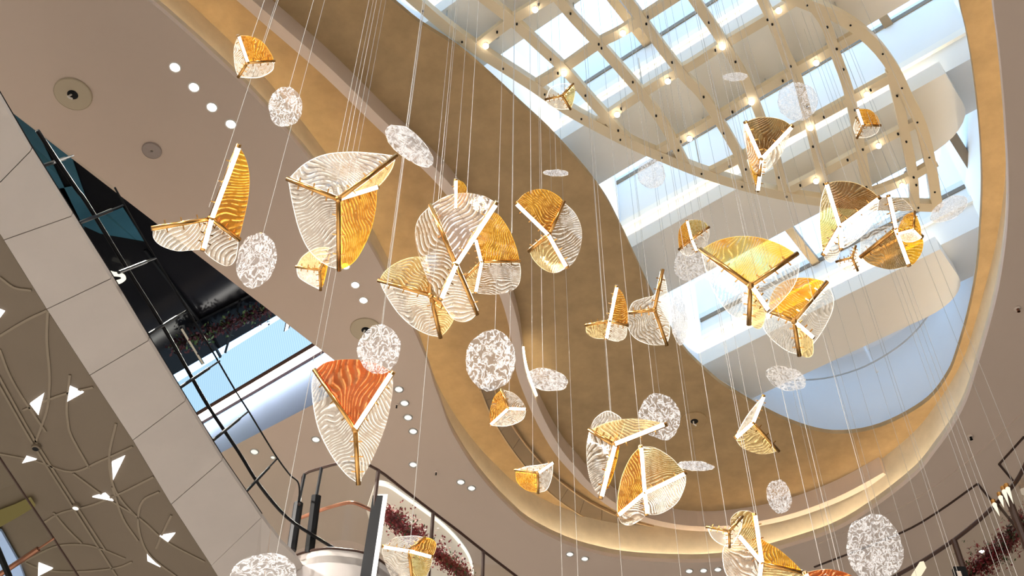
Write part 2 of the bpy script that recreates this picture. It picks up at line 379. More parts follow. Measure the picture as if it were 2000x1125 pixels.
# skylight shaft: set back a little behind the brown ceiling
E2t = [p + Vector((0, 0, .10)) for p in E2]
v, f = strip(E2, E2t); tag(mesh('trim_4', v, f, 'tray', smooth=True), kind='structure')
sh0 = [p + Vector((0, 0, .10)) for p in offset_loop(E2, -.38)]; sh1 = [p + Vector((0, 0, HG - H2 + 1.4)) for p in offset_loop(E2, -.38)]
v, f = strip(E2t, sh0); tag(mesh('trim_5', v, f, 'white'), kind='structure')
v, f = strip(sh0, sh1); tag(mesh('wall_skylight', v, f, 'wallw', smooth=True), kind='structure')

# floor and outer walls of the mall
tag(mesh('floor', [(-BIG, -BIG, 0), (BIG, -BIG, 0), (BIG, BIG + 6, 0), (-BIG, BIG + 6, 0)], [(0, 1, 2, 3)], 'floorm'), kind='structure')
zt = H1 + EYE.z
for nm, p, q in (('wall_left', (-BIG, -BIG), (-BIG, BIG + 6)), ('wall_back', (-BIG, BIG + 6), (BIG, BIG + 6)), ('wall_right', (BIG, BIG + 6), (BIG, -BIG)), ('wall_front', (BIG, -BIG), (-BIG, -BIG))):
    tag(mesh(nm, [(p[0], p[1], 0), (q[0], q[1], 0), (q[0], q[1], zt), (p[0], p[1], zt)], [(0, 1, 2, 3)], 'white'), kind='structure')
# added unseen glowing panels framed as storefronts, warm fill for the ceilings
wn = 0
for (x0, y0, x1, y1) in ((-BIG, -BIG, -BIG, BIG + 6), (-BIG, BIG + 6, BIG, BIG + 6), (BIG, BIG + 6, BIG, -BIG), (BIG, -BIG, -BIG, -BIG)):
    a = Vector((x0, y0, 0)); b = Vector((x1, y1, 0)); t = (b - a).normalized(); inn = Vector((t.y, -t.x, 0)); ln = (b - a).length
    for k in range(3):
        for z0, z1 in ((.4, 4.0), (5.4, 8.8)):
            wn += 1
            p = a + t * (ln * (k + .08) / 3) + inn * .12; w = ln * .84 / 3
            fr = MB()
            fr.box(p + Vector((0, 0, z0 - .1)), t * w, inn * .08, (0, 0, .1)); fr.box(p + Vector((0, 0, z1)), t * w, inn * .08, (0, 0, .1))
            for q in range(5): fr.box(p + t * (w * q / 4 - .04) + Vector((0, 0, z0)), t * .08, inn * .08, (0, 0, z1 - z0))
            fo = tag(fr.build('window_%d' % wn, 'black'), kind='structure')  # frame round an added fill panel, not a known window
            mesh('pane', [p + Vector((0, 0, z0)), p + t * w + Vector((0, 0, z0)), p + t * w + Vector((0, 0, z1)), p + Vector((0, 0, z1))], [(0, 1, 2, 3)], 'shop_fill' if x0 == x1 == -BIG or y0 == y1 == -BIG else 'shop_fill2', fo)

# ------------------------------------------------------------------ roof: beams, glass strips
beam_dir = dirA; bn = Vector((dirA.y, -dirA.x, 0))     # bn points towards the camera side (near side)
if bn.y > 0: bn = -bn
def along(px, h): return at_h(px[0], px[1], h)
beam_near = [(1600, 602), (1500, 335), (1410, 78)]; beam_far = [(1650, 694), (1560, 437), (1500, 165)]
ends = [(1893, 570), (1907, 245), None]
BN = []
for i in range(3):
    pn = along(beam_near[i], HB); pf = along(beam_far[i], HB)
    BN.append((pn.dot(bn), pf.dot(bn)))
w_ = sum(a - b for a, b in BN) / 3; gap = (BN[2][0] - BN[0][0]) / 2
for k in range(3): BN.append((BN[2][0] + gap * (k + 1), BN[2][1] + gap * (k + 1)))
GH = [17.4, 18.35, 17.6, 17.6, 17.6, 17.6]      # height of the glass over each gap
BT = [17.6, 18.5, 18.5, 17.6, 17.6, 17.6]      # top of each beam
zc = lambda h: Vector((0, 0, h + EYE.z))
for i, (sn, sf) in enumerate(BN):
    # section across the beam: s measured along bn, z heights; near side carries stepped light ledges
    s0 = -12.0; s1 = 12.0
    if i < 2:
        tipx = along(ends[i], HB).dot(beam_dir)
        plan = [(s0, sn), (tipx, sn), (tipx, sf + .62)]
        for k in range(1, 9):
            a = math.pi / 2 * k / 8; plan.append((tipx - .9 * (1 - math.cos(a)), sf + .62 * (1 - math.sin(a))))
        plan.append((s0, sf))
    else: plan = [(s0, sn), (s1, sn), (s1, sf), (s0, sf)]
    P3 = [beam_dir * a + bn * b + zc(HB) for a, b in plan]
    o = tag(extrude_poly('beam', P3, .36, 'beam'), kind='structure')
    # stepped web above the underside, set back from the near edge
    mb = MB()
    mb.box(beam_dir * s0 + bn * (sf + .10) + zc(HB + .36), beam_dir * (s1 - s0), bn * (sn - sf - .36), (0, 0, .62))
    mesh('web', mb.v, mb.f, 'white', o)
    mb = MB()
    mb.box(beam_dir * s0 + bn * (sf + .04) + zc(HB + .98), beam_dir * (s1 - s0), bn * (sn - sf - .24), (0, 0, .16))
    mesh('ledge', mb.v, mb.f, 'beam', o)
    mb = MB()
    mb.box(beam_dir * s0 + bn * (sf + .14) + zc(HB + 1.14), beam_dir * (s1 - s0), bn * (sn - sf - .40), (0, 0, BT[i] - HB - 1.14))
    mesh('upper_web', mb.v, mb.f, 'white', o)
    mb = MB()
    mb.box(beam_dir * s0 + bn * (sn - .19) + zc(HB + .37), beam_dir * ((min(s1, tipx - .25) if i < 2 else s1) - s0), bn * .05, (0, 0, .03))
    mesh('light_strip', mb.v, mb.f, 'cove3', o)
# glass strips with mullions and dark frame edges in the gaps
for i in range(6):
    lo = BN[i][0] - .30; hi = BN[i + 1][1] + .10 if i < 5 else BN[i][0] + gap - w_
    fr = MB()
    for k in range(-3, 4): fr.box(beam_dir * (k * 3.4 + 2.2) + bn * lo + zc(GH[i] - .08), beam_dir * .16, bn * (hi - lo), (0, 0, .14))
    fr.box(beam_dir * -12 + bn * (lo - .02) + zc(GH[i] - .06), beam_dir * 24, bn * .08, (0, 0, .1))
    fr.box(beam_dir * -12 + bn * (hi - .08) + zc(GH[i] - .06), beam_dir * 24, bn * .10, (0, 0, .1))
    fo = tag(fr.build('window_%d' % (wn + i + 1), 'grille'), kind='structure')
    cut = [-12] + [k * 3.4 + 2.28 for k in range(-4, 4)][1:] + [12]
    for c0, c1 in zip(cut, cut[1:]):
        mesh('pane', [beam_dir * c0 + bn * lo + zc(GH[i]), beam_dir * c1 + bn * lo + zc(GH[i]), beam_dir * c1 + bn * hi + zc(GH[i]), beam_dir * c0 + bn * hi + zc(GH[i])], [(0, 1, 2, 3)], 'pane', fo)
# the last strip of glass beyond the far beam, up against the end wall
fo_lo = BN[0][1] - 3.0; fo_hi = BN[0][1] + .1
fr = MB(); fr.box(beam_dir * -12 + bn * (fo_hi - .5) + zc(HG - .06), beam_dir * 24, bn * .1, (0, 0, .1))
fo = tag(fr.build('window_%d' % (wn + 7), 'grille'), kind='structure')
mesh('pane', [beam_dir * -12 + bn * (fo_hi - .9) + zc(HG), beam_dir * 12 + bn * (fo_hi - .9) + zc(HG), beam_dir * 12 + bn * fo_hi + zc(HG), beam_dir * -12 + bn * fo_hi + zc(HG)], [(0, 1, 2, 3)], 'pane', fo)
mb = MB(); mb.box(beam_dir * -12 + bn * (fo_lo - 2) + zc(HG), beam_dir * 24, bn * (fo_hi - .9 - fo_lo + 2), (0, 0, .1))
tag(mb.build('ceiling', 'wallw'), kind='structure')
# thin rod and bracket under the far end wall
mb = MB(); mb.tube(line_h([(1520, 742), (1570, 742), (1625, 736), (1690, 715), (1750, 680), (1790, 645), (1816, 612)], HB + .3, 4), .018, 6)
t_ = tag(mb.build('curved_rod', 'steel'), 'thin curved steel rod across the pale blue end wall of the skylight', 'rod')
mb = MB(); p = at_h(1713, 727, HB + .3); mb.tube([p, p + Vector((-.25, -.1, 1.5))], .03, 6); mb.build('hanger', 'wallw', t_)

# ------------------------------------------------------------------ drop box and slot diffuser on the tray ceiling
outer = [(493, 0), (570, 67), (650, 138), (755, 241), (825, 304), (888, 371), (950, 465), (991, 565), (1006, 610), (1016, 655), (1025, 720), (1041, 768), (1066, 825), (1098, 880), (1132, 920), (1153, 944), (1205, 985), (1260, 1010), (1330, 1025), (1400, 1028), (1482, 1018), (1550, 1002), (1615, 979), (1667, 955), (1725, 923)]
ext = [wp(-6.4, 4.2, HR), wp(-5.2, 6.3, HR)]
rp_ = ext + [at_h(x, y, HR) for x, y in outer]; rp_ = crom(rp_, 4)
mb = MB(); mb.sweep(rp_, 0.0, .17, 0, H2 - HR)
rg = tag(mb.build('drop_box', 'ringp'), 'long curved pinkish white drop box hung under brown oval ceiling', 'ceiling box')
mb = MB(); mb.sweep(rp_[46:54], -.035, -.005, .10, .14); mesh('light_strip', mb.v, mb.f, 'cove2', rg)
so = [(937, 761), (950, 795), (965, 826), (1000, 880), (1052, 943), (1105, 988), (1175, 1028), (1245, 1046), (1350, 1056), (1430, 1053)]
si = [(968, 761), (977, 785), (986, 803), (1017, 853), (1070, 916), (1122, 960), (1175, 992), (1245, 1020), (1350, 1040), (1430, 1043)]
a = line_h(so, H2 - .06, 5); b = line_h(si, H2 - .06, 5)
sl = thing('slot_diffuser', a[0], 'dark bronze curved air slot between drop box and golden band', 'air vent')
for k in range(0, len(a) - 3, 3):
    vs = [a[k], a[k + 1], a[k + 2], a[k + 3], b[k + 3], b[k + 2], b[k + 1], b[k]]
    sh = (vs[4] - vs[3]) * 0
    c_ = sum(vs, Vector()) / 8; vs = [c_ + (q - c_) * .985 for q in vs]
    extrude_poly('grille_panel', vs, .05, 'grille', sl)
mb = MB(); mb.sweep(a, -.03, .0, -.02, .05); mb.sweep(b, 0, .03, -.02, .05); mb.build('frame', 'bronze', sl)

# ------------------------------------------------------------------ suspended lattice
lat = thing('suspended_lattice', wp(3, 9, HL), 'cream almond shaped lattice frame hanging inside the skylight', 'lattice')
TH = .13
SA = [[(935, 91), (1003, 40), (1070, 0)], [(1049, 168), (1101, 136), (1171, 87), (1217, 63), (1315, 0)], [(1171, 241), (1248, 189), (1304, 154), (1350, 130), (1408, 93), (1506, 35), (1552, 5)],
      [(1280, 303), (1349, 264), (1405, 231), (1468, 192), (1590, 121), (1636, 94), (1690, 62)], [(1375, 347), (1447, 311), (1580, 242), (1688, 183), (1752, 148)], [(1520, 384), (1594, 347), (1716, 281), (1806, 236)], [(1650, 398), (1758, 360), (1830, 320)]]
SB = [[(808, 0), (870, 53), (935, 100), (1000, 142), (1045, 171), (1105, 213), (1175, 252), (1245, 287), (1300, 310), (1370, 338), (1457, 365), (1545, 385), (1620, 396), (1700, 402), (1780, 404), (1836, 406)],
      [(947, 0), (1000, 42), (1056, 94), (1101, 136), (1147, 189), (1185, 231), (1215, 265), (1238, 284)], [(1091, 0), (1122, 38), (1175, 94), (1224, 150), (1259, 192), (1301, 252), (1340, 326)],
      [(1224, 0), (1252, 38), (1287, 87), (1336, 150), (1370, 185), (1405, 238), (1447, 311), (1465, 366)], [(1356, 0), (1408, 77), (1450, 147), (1471, 192), (1489, 238), (1517, 315), (1531, 382)],
      [(1489, 0), (1510, 45), (1538, 115), (1559, 157), (1580, 238), (1597, 308), (1618, 394)], [(1590, 14), (1615, 52), (1632, 105), (1657, 175), (1678, 273), (1700, 400)], [(1741, 140), (1758, 210), (1769, 266), (1783, 336), (1788, 402)],
      [(1556, 0), (1643, 37), (1702, 81), (1745, 135), (1775, 196), (1799, 245), (1817, 315), (1828, 385), (1832, 406)]]
def ext_back(pts, ln):
    d = (pts[0] - pts[1]).normalized(); return [pts[0] + d * ln] + pts
lat_lines = []
for i, c_ in enumerate(SA):
    p = line_h(c_, HL, 3)
    if i < 2:
        p.append(p[-1] + (p[-1] - p[-2]).normalized() * (2.6 + i * .6))
    lat_lines.append(p); mb = MB(); mb.sweep(p, -.075, .075, .012, TH - .01); mb.build('cross_bar', 'cream', lat)
for i, c_ in enumerate(SB):
    p = line_h(c_, HL, 3)
    if c_[0][1] == 0: p = ext_back(p, 3.2)
    lat_lines.append(p); mb = MB(); w = .085 if i in (0, 8) else .075
    mb.sweep(p, -w, w, (-.012 if i == 0 else -.02) if i in (0, 8) else 0, TH + (.012 if i == 0 else .02 if i == 8 else 0))
    mb.build('rim_bar' if i in (0, 8) else 'long_bar', 'cream', lat)
for k in range(3):      # cross bars out beyond the top of the picture
    a_ = wp(-2.6 - k * 1.2, 7.2 - k * 1.0, HL); mb = MB(); mb.sweep([a_, a_ + dirA * (4.2 - k * .5)], -.075, .075, .012, TH - .01); mb.build('cross_bar', 'cream', lat)
# small black fixings along the bars, and hangers up to the roof
for p in lat_lines:
    L_ = sum((b - a).length for a, b in zip(p, p[1:])); n_ = max(2, int(L_ / .75)); acc = 0; k = 1
    mb = MB()
    for a, b in zip(p, p[1:]):
        d = (b - a).length
        while k <= n_ and acc + d >= L_ * (k - .5) / n_:
            q = a + (b - a) * ((L_ * (k - .5) / n_ - acc) / d); s_ = random.uniform(-.04, .04)
            mb.tube([q + Vector((s_, 0, -.035)), q + Vector((s_, 0, .01))], .016, 6); k += 1
        acc += d
    tag(mb.build('fixing', 'black', lat), kind='stuff')
for x, y in [(870, 53), (1105, 213), (1370, 338), (1700, 402), (1258, 192), (1450, 147), (1643, 37), (1775, 196), (1597, 308), (1122, 38)]:
    q = at_h(x, y, HL); mb = MB(); mb.tube([q + Vector((0, 0, TH)), q + Vector((0, 0, 1.2))], .012, 5); mb.build('hanger', 'cable', lat)
ORD = ['first', 'second', 'third', 'fourth', 'fifth', 'sixth', 'seventh', 'eighth']
bulbs = [[(949, 87), (1045, 16)], [(1101, 141), (1216, 62)], [(1205, 221), (1304, 156), (1410, 89), (1520, 18)], [(1346, 268), (1467, 197), (1593, 120)], [(1582, 247), (1692, 182)], [(1593, 351), (1715, 282)], [(1761, 360)]]
for i, row in enumerate(bulbs):
    for k, (x, y) in enumerate(row):
        q = at_h(x, y, HL)
        g = thing('globe_lamp', q, 'small frosted globe lamp under the lattice, %s on its %s cross bar from the top' % (ORD[k], ORD[i]), 'lamp', 'globe lamps under the lattice')
        mb = MB(); mb.ball(q + Vector((0, 0, -.045)), .046, 12, 8); mb.build('globe', 'globe', g, True)
        mb = MB(); mb.tube([q + Vector((0, 0, -.01)), q + Vector((0, 0, .02))], .035, 8); mb.build('socket', 'cream', g)
# small spotlights hung from the roof beams
for k, (x, y, w) in enumerate([(1554, 118, 'above the round crinkled glass disc'), (1494, 154, 'second below the middle of the lattice top'), (1431, 192, 'near the thin pale glass disc'), (1372, 230, 'lowest of its row'), (1616, 80, 'highest of its row'), (968, 52, 'beside the upper left lattice rim'), (1019, 14, 'at the top edge by the lattice rim'), (1769, 329, 'near the lower tip of the lattice'), (1713, 357, 'above the brown ribbed glass petal')]):
    q = at_h(x, y, HB - .02)
    g = thing('spotlight', q, 'small silver spotlight on a beam, ' + w, 'spotlight', 'spotlights on the roof beams')
    mb = MB(); mb.tube([q, q + Vector((0, 0, -.12))], .012, 6); mb.build('stem', 'steel', g)
    mb = MB(); mb.tube([q + Vector((-.02, 0, -.10)), q + Vector((.02, .03, -.27))], .045, 10); mb.build('lamp_head', 'steel', g)

# ------------------------------------------------------------------ downlights, speakers, detectors on the ceilings
def downlight(x, y, r, label, group, mt, h=H1, power=0):
    q = at_h(x, y, h) - Vector((0, 0, .002))
    g = thing('downlight', q, label, 'downlight', group)
    mb = MB(); mb.lathe(q, [(r * .78, .03), (r * .8, -.012), (r, -.014), (r * 1.02, 0)], 18); mb.build('trim_ring', 'steel' if mt == 'lensd' else 'white', g, True)
    mb = MB(); mb.disc(q + Vector((0, 0, -.004)), r * .8, 18); mb.build('lens', mt, g)
    if power:
        la = bpy.data.lights.new('downlight', 'SPOT'); la.energy = power; la.color = (1, .94, .86); la.spot_size = 1.9; la.spot_blend = .6; la.shadow_soft_size = r * .7
        lo = bpy.data.objects.new('lamp', la); C.objects.link(lo); lo.location = (0, 0, -.06); lo.parent = g
row = 'bright downlights in a slanting row on the beige ceiling'
for k, (x, y) in enumerate([(342, 131), (379, 170), (414, 209), (451, 242)]):
    downlight(x, y, .085, 'bright round downlight, %s from the top in the row beside the golden band' % ORD[k], row, 'lens', power=500)
for k, (x, y) in enumerate([(675, 519), (694, 556), (710, 586)]):
    downlight(x, y, .075, 'bright round downlight, %s of three below the big clear amber pendant' % ORD[k], row, 'lens', power=500)
for k, (x, y) in enumerate([(779, 760), (790, 787), (797, 815), (807, 842)]):
    downlight(x, y, .085, 'recessed chrome downlight, %s of four beside the orange glass pendant' % ORD[k], 'chrome downlights beside the orange pendant', 'lensd', power=260)
for x, y, w in [(807, 907, 'alone below the chrome row of four'), (617, 858, 'left of the orange glass pendant'), (497, 882, 'behind the escalator glass'), (533, 893, 'small one by the bent glass edge'), (900, 941, 'left of a pair by the golden band'), (921, 953, 'right of a pair by the golden band'), (1113, 1082, 'left of the pair under the oval opening'), (1142, 1091, 'right of the pair under the oval opening'), (1346, 1115, 'left of three at the bottom edge'), (1374, 1114, 'middle of three at the bottom edge'), (1402, 1112, 'right of three at the bottom edge')]:
    downlight(x, y, .085 if x > 560 or x < 500 else .05, 'recessed chrome downlight, ' + w, 'single and paired chrome downlights', 'lensd', power=200)
def speaker(x, y, r, label, h, mt, hole=True):
    q = at_h(x, y, h); g = thing('ceiling_plate', q, label, 'ceiling plate')
    mb = MB(); mb.lathe(q, [(r * 1.04, 0), (r * 1.04, -.02), (r, -.03), (r * .99, -.024), (.02, -.024)], 28); mb.build('plate', mt, g, False)
    if hole:
        mb = MB(); mb.disc(q + Vector((0, 0, -.028)), r * .30, 20); mb.build('hole', 'black', g)
        mb = MB(); mb.tube([q + Vector((-.02, 0, -.02)), q + Vector((-.03, -.03, -.12)), q + Vector((.01, -.04, -.17)), q + Vector((.02, 0, -.13))], .015, 6); mb.build('hook', 'white', g)
M['plate'] = paint('greenish beige plate', (.50, .42, .30), .6, .02)
M['plateg'] = paint('grey speaker mesh', (.36, .30, .27), .8, .03)
speaker(143, 183, .26, 'large round ceiling plate with black centre hole at upper left', H1, 'plate')
speaker(297, 293, .14, 'small grey round speaker grille on the beige ceiling', H1, 'plateg', False)
speaker(715, 643, .26, 'round ceiling plate with black hole behind a crinkled glass disc', H1, 'plate')
speaker(1356, 821, .25, 'round brown ceiling plate with black hole on the brown oval ceiling', H2, 'tray')
for x, y, w in [(1987, 602, 'at the right edge of the picture'), (1895, 852, 'right of the oval opening'), (852, 921, 'between the downlights below the orange pendant'), (775, 790, 'tiny black one beside the chrome downlights')]:
    q = at_h(x, y, H1); r = .06 if x > 1000 else .035
    g = thing('sprinkler', q, 'small ceiling sprinkler head, ' + w, 'sprinkler', 'sprinklers on the beige ceiling')
    mb = MB(); mb.lathe(q, [(r, 0), (r, -.015), (r * .5, -.03)], 12); mb.build('collar', 'ringp', g)
    mb = MB(); mb.tube([q + Vector((0, 0, -.02)), q + Vector((0, 0, -.08))], r * .35, 8); mb.disc(q + Vector((0, 0, -.08)), r * .5, 10); mb.build('head', 'copper' if x > 1900 else 'black', g)
# seams and stepped panel edges on the right of the ceiling
for k, px in enumerate([[(2000, 806), (1895, 898), (1790, 975), (1700, 1018), (1600, 1062)], [(1590, 1107), (1755, 1042), (1830, 1000), (1909, 944)], [(1909, 944), (1942, 984)], [(2000, 852), (1951, 906)], [(1951, 906), (1978, 938)]]):
    mb = MB(); mb.sweep(line_h(px, H1, 4), -.02, .02, -.02 if k else -.012, .02); tag(mb.build('trim_%d' % (6 + k), 'brown' if k else 'ceil'), kind='structure')

# ------------------------------------------------------------------ the void beside the bridge: far wall, emissive blue strip, dark ceiling
vp = c_v.copy(); vn = nrmA
def wz(x, y): return at_plane(x, y, vp, vn)
def wall_strip(name, top, bot, mt, out=.0, parent=None, label=None):
    """band on the far wall of the void between two slanting lines given at their left and right ends"""
    d = -vn if vn.dot(vp - EYE) > 0 else vn
    pts = [wz(*bot[0]), wz(*bot[1]), wz(*top[1]), wz(*top[0])]
    zb = (pts[0].z + pts[1].z) / 2; zt_ = (pts[2].z + pts[3].z) / 2
    a0 = -9.0; p0 = vp + dirA * a0
    P4 = [Vector((p0.x, p0.y, zb)), Vector((vp.x, vp.y, zb)), Vector((vp.x, vp.y, zt_)), Vector((p0.x, p0.y, zt_))]
    P4 = [q + d * out for q in P4]
    return P4
z_wall = ((388, 815), (650, 695)); z_trim = ((380, 801), (635, 683)); z_pan = ((340, 737), (560, 625)); z_cove = ((410, 855), (640, 742))
zz = lambda pr: sum(wz(*q).z for q in pr) / 2
hz_wall, hz_trim, hz_pan, hz_cove = zz(z_wall), zz(z_trim), zz(z_pan), zz(z_cove)
ZH1 = H1 + EYE.z
def vquad(z0, z1, out): 
    d = -vn if vn.dot(vp - EYE) > 0 else vn
    a = vp - dirA * 10; b = vp + dirA * 0
    return [Vector((a.x, a.y, z0)) + d * out, Vector((b.x, b.y, z0)) + d * out, Vector((b.x, b.y, z1)) + d * out, Vector((a.x, a.y, z1)) + d * out]
tag(mesh('wall_void', vquad(ZH1, hz_wall + .02, -.02), [(0, 1, 2, 3)], 'bluew'), kind='structure')
mb = MB(); q = vquad(hz_wall, hz_trim, 0); d_ = (q[0] - vquad(0, 1, -.3)[0]); d_.z = 0
mb.box(q[0] - d_, d_ * 1.35, q[1] - q[0], (0, 0, hz_trim - hz_wall)); tag(mb.build('trim_20', 'brown'), kind='structure')
mb = MB(); mb.box(q[0] + Vector((0, 0, -.03)) + d_ * .25, d_ * .5, q[1] - q[0], (0, 0, .02))
tag(mb.build('cove_light', 'cove4'), 'warm light line under the dark brown trim of the ceiling void', 'light')
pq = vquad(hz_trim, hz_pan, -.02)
o = mesh('blue_strip_panel', pq, [(0, 1, 2, 3)], 'bluep', uvs=[(0, 0), (10, 0), (10.6, 1.6), (.6, 1.6)])  # pale blue glow put in as emission, with fine stripes
tag(o, 'pale blue emissive strip panel with fine slanting lines, above the brown trim', 'light panel')
# dark mirror-like ceiling of the void, with teal glazed bays
tag(mesh('ceiling', [p + Vector((0, 0, hz_pan - ZH1)) for p in void_loop], [(3, 2, 1, 0)], 'dark'), kind='structure')
top_z = hz_pan
vs, fs = strip([void_loop[0], void_loop[1]], [void_loop[0] + Vector((0, 0, top_z - ZH1)), void_loop[1] + Vector((0, 0, top_z - ZH1))], False)
tag(mesh('wall_void', vs, fs, 'black'), kind='structure')
vs, fs = strip([void_loop[2], void_loop[3], void_loop[0]], [p + Vector((0, 0, top_z - ZH1)) for p in (void_loop[2], void_loop[3], void_loop[0])], False)
tag(mesh('wall_void', vs, fs, 'black'), kind='structure')
hd = top_z - EYE.z
def dpoly(name, px, mt, label, cat, dz=-.02, th=-.02, group=None):
    o = extrude_poly(name, [at_h(x, y, hd + dz) for x, y in px], th, mt); return tag(o, label, cat, group)
dpoly('glazed_bay', [(10, 205), (70, 250), (165, 445), (130, 440)], 'teal', 'dark teal glazed bay at the far upper left, beside the stone fascia', 'glazing', -.03)
dpoly('glazed_bay', [(76, 256), (140, 304), (170, 392), (150, 362)], 'teal', 'slim teal glazed bay beside the black rail at upper left', 'glazing', -.03)
dpoly('glazed_bay', [(110, 368), (146, 362), (182, 422), (154, 435)], 'teal', 'small blue glazed bay above the first black post', 'glazing', -.03)
dpoly('glazed_bay', [(157, 437), (240, 404), (282, 470), (196, 455)], 'teal', 'large blue glazed bay between the first two black posts', 'glazing', -.03)
mb = MB()
for a_, b_ in [((283, 488), (400, 640)), ((380, 630), (492, 574)), ((400, 640), (470, 770)), ((470, 583), (440, 688))]:  # last bar models a post mirrored in the dark ceiling
    mb.bar(at_h(*a_, hd - .06), at_h(*b_, hd - .06), .05, .05, (0, 0, 1))
tag(mb.build('ceiling_joints', 'black'), 'black joint lines and a modelled post reflection on the dark void ceiling', 'ceiling joint')
def stick_reflection(px0, px1, label, mt, w=.10):  # mirrored light bars, modelled as glowing sticks under the dark ceiling
    a = at_h(*px0, hd - .5); b = at_h(*px1, hd - .5); g = thing('stick_reflection', a, label, 'lamp')
    n_ = (EYE - a).normalized(); mb = MB(); mb.bar(a, b, w, .05, n_); mb.build('housing', 'black', g)
    mb = MB(); mb.bar(a + n_ * .03, b + n_ * .03, w * .6, .03, n_); mb.build('lens', mt, g)
stick_reflection((563, 628), (549, 694), 'modelled reflection of a white light bar in front of the pale blue strip panel', 'whitel')
M['stick_refl'] = emit('reflected light bar', (1, .82, .62), .28)
stick_reflection((355, 643), (396, 710), 'modelled reflection of a dim beige light bar above the blue strip panel', 'stick_refl', .07)
# loop lamp
pts = [at_h(x, y, hd - .2) for x, y in [(209, 531), (222, 535), (236, 537), (242, 543), (236, 549), (225, 552)]]
mb = MB(); mb.tube(crom(pts, 4), .045, 8); M['loop'] = emit('loop lamp', (1, .93, .75), .9)
tag(mb.build('loop_lamp', 'loop', smooth=True), 'small bent white tube lamp in the dark void beside the fascia', 'lamp')
# mirror image of the flowers, modelled as darkened blossoms in the void
def garland(root, pts, spread, n, mats, size, dn=(0, 0, 1)):
    """blossom sprays along a line: many small real petals, one mesh per kind"""
    for mt, frac in mats:
        mb = MB()
        for k in range(int(n * frac)):
            i = random.randrange(len(pts) - 1); t = random.random(); c_ = pts[i].lerp(pts[i + 1], t)
            dv = Vector((random.gauss(0, 1), random.gauss(0, 1), random.gauss(0, 1)))
            c_ = c_ + dv * spread * (.45 + .55 * noise.noise(pts[i] * 3 + Vector((k % 7, 0, 0))))
            for q in range(3):
                u_ = Vector((random.uniform(-1, 1), random.uniform(-1, 1), random.uniform(-1, 1))).normalized(); v_ = u_.orthogonal().normalized(); s_ = size * random.uniform(.6, 1.3)
                c2 = c_ + Vector((random.uniform(-1, 1), random.uniform(-1, 1), random.uniform(-1, 1))) * size
                mb.add([c2, c2 + u_ * s_ + v_ * s_ * .5, c2 + u_ * s_ * 1.7, c2 + u_ * s_ - v_ * s_ * .5], [(0, 1, 2, 3)])
        tag(mb.build({'flower': 'blossoms', 'pinkf': 'blossoms', 'flower_refl': 'blossoms', 'leaf': 'leaves'}[mt], mt, root), kind='stuff')
M['reflected_rail'] = paint('dark planter', (.03, .02, .02), .5)
pl = [at_h(x, y, hd - .35) for x, y in [(335, 678), (410, 650), (480, 621), (545, 593)]]
g = thing('flower_reflection', pl[0], 'dim modelled reflection of red flowers on the dark void ceiling', 'flowers')
mb = MB(); mb.tube(pl, .03, 6); mb.build('rail', 'reflected_rail', g)
M['flower_d'] = M['flower']
garland(g, pl, .15, 420, [('flower_refl', 1), ('leaf', .3)], .05)

# ------------------------------------------------------------------ stone fascia of the bridge, glass balustrade on it
jl = [(-40, 400), (7, 469), (91, 604), (175, 733), (259, 860), (334, 985), (413, 1105)]
jr = [(24, 228), (140, 422), (217, 544), (290, 665), (362, 783), (434, 899), (511, 1011)]
jl = [(-160, 214), (-90, 322), (-40, 397)] + jl[1:]
jr = [(-80, 60), (-4, 186), (60, 295)] + jr[1:]
fas = tag(mesh('trim_30', [at_h(x, y, HF - .26) + Vector((0, 0, .06)) for x, y in jl] + [at_h(x, y, HF) + Vector((0, 0, .06)) for x, y in jr], [(i, i + 1, len(jl) + i + 1, len(jl) + i) for i in range(len(jl) - 1)], 'black'), kind='structure')
for i in range(len(jl) - 1):
    q = [at_h(*jl[i], HF - .26), at_h(*jl[i + 1], HF - .26), at_h(*jr[i + 1], HF), at_h(*jr[i], HF)]
    c_ = sum(q, Vector()) / 4; q = [p + (c_ - p).normalized() * .006 for p in q]
    extrude_poly('stone_panel', q, .05, 'stone', fas)
endp = [(413, 1105), (511, 1011), (528, 1034), (548, 1060), (575, 1086), (590, 1110), (600, 1200), (480, 1210)]
def endz(x, y): return HF - .26 + .26 * max(0, min(1, ((x - 413) * .72 + (1105 - y) * -.0 + (y - 1105) * -.69) / 135))
q = [at_h(x, y, endz(x, y)) for x, y in endp]
for a_, b_ in (((505, 1018), (498, 1140)), ((533, 1045), (527, 1160))): pass
M['stone_e'] = M['stone']
extrude_poly('stone_panel', [q[0], q[1], q[2], at_h(505, 1205, endz(505, 1150)), q[7]], .05, 'stone', fas)
extrude_poly('stone_panel', [q[2] + Vector((.008, 0, 0)), q[3], q[4], q[5], q[6], at_h(509, 1205, endz(509, 1150))], .05, 'stone', fas)
# bridge deck above the fascia so that its back is closed
dk = [at_h(x, y, HF + .3) for x, y in jr]; dk2 = [p + Vector((-3.2, .6, 0)) for p in dk]
vs, fs = strip(dk, dk2, False); tag(mesh('floor', vs, fs, 'black'), kind='structure')
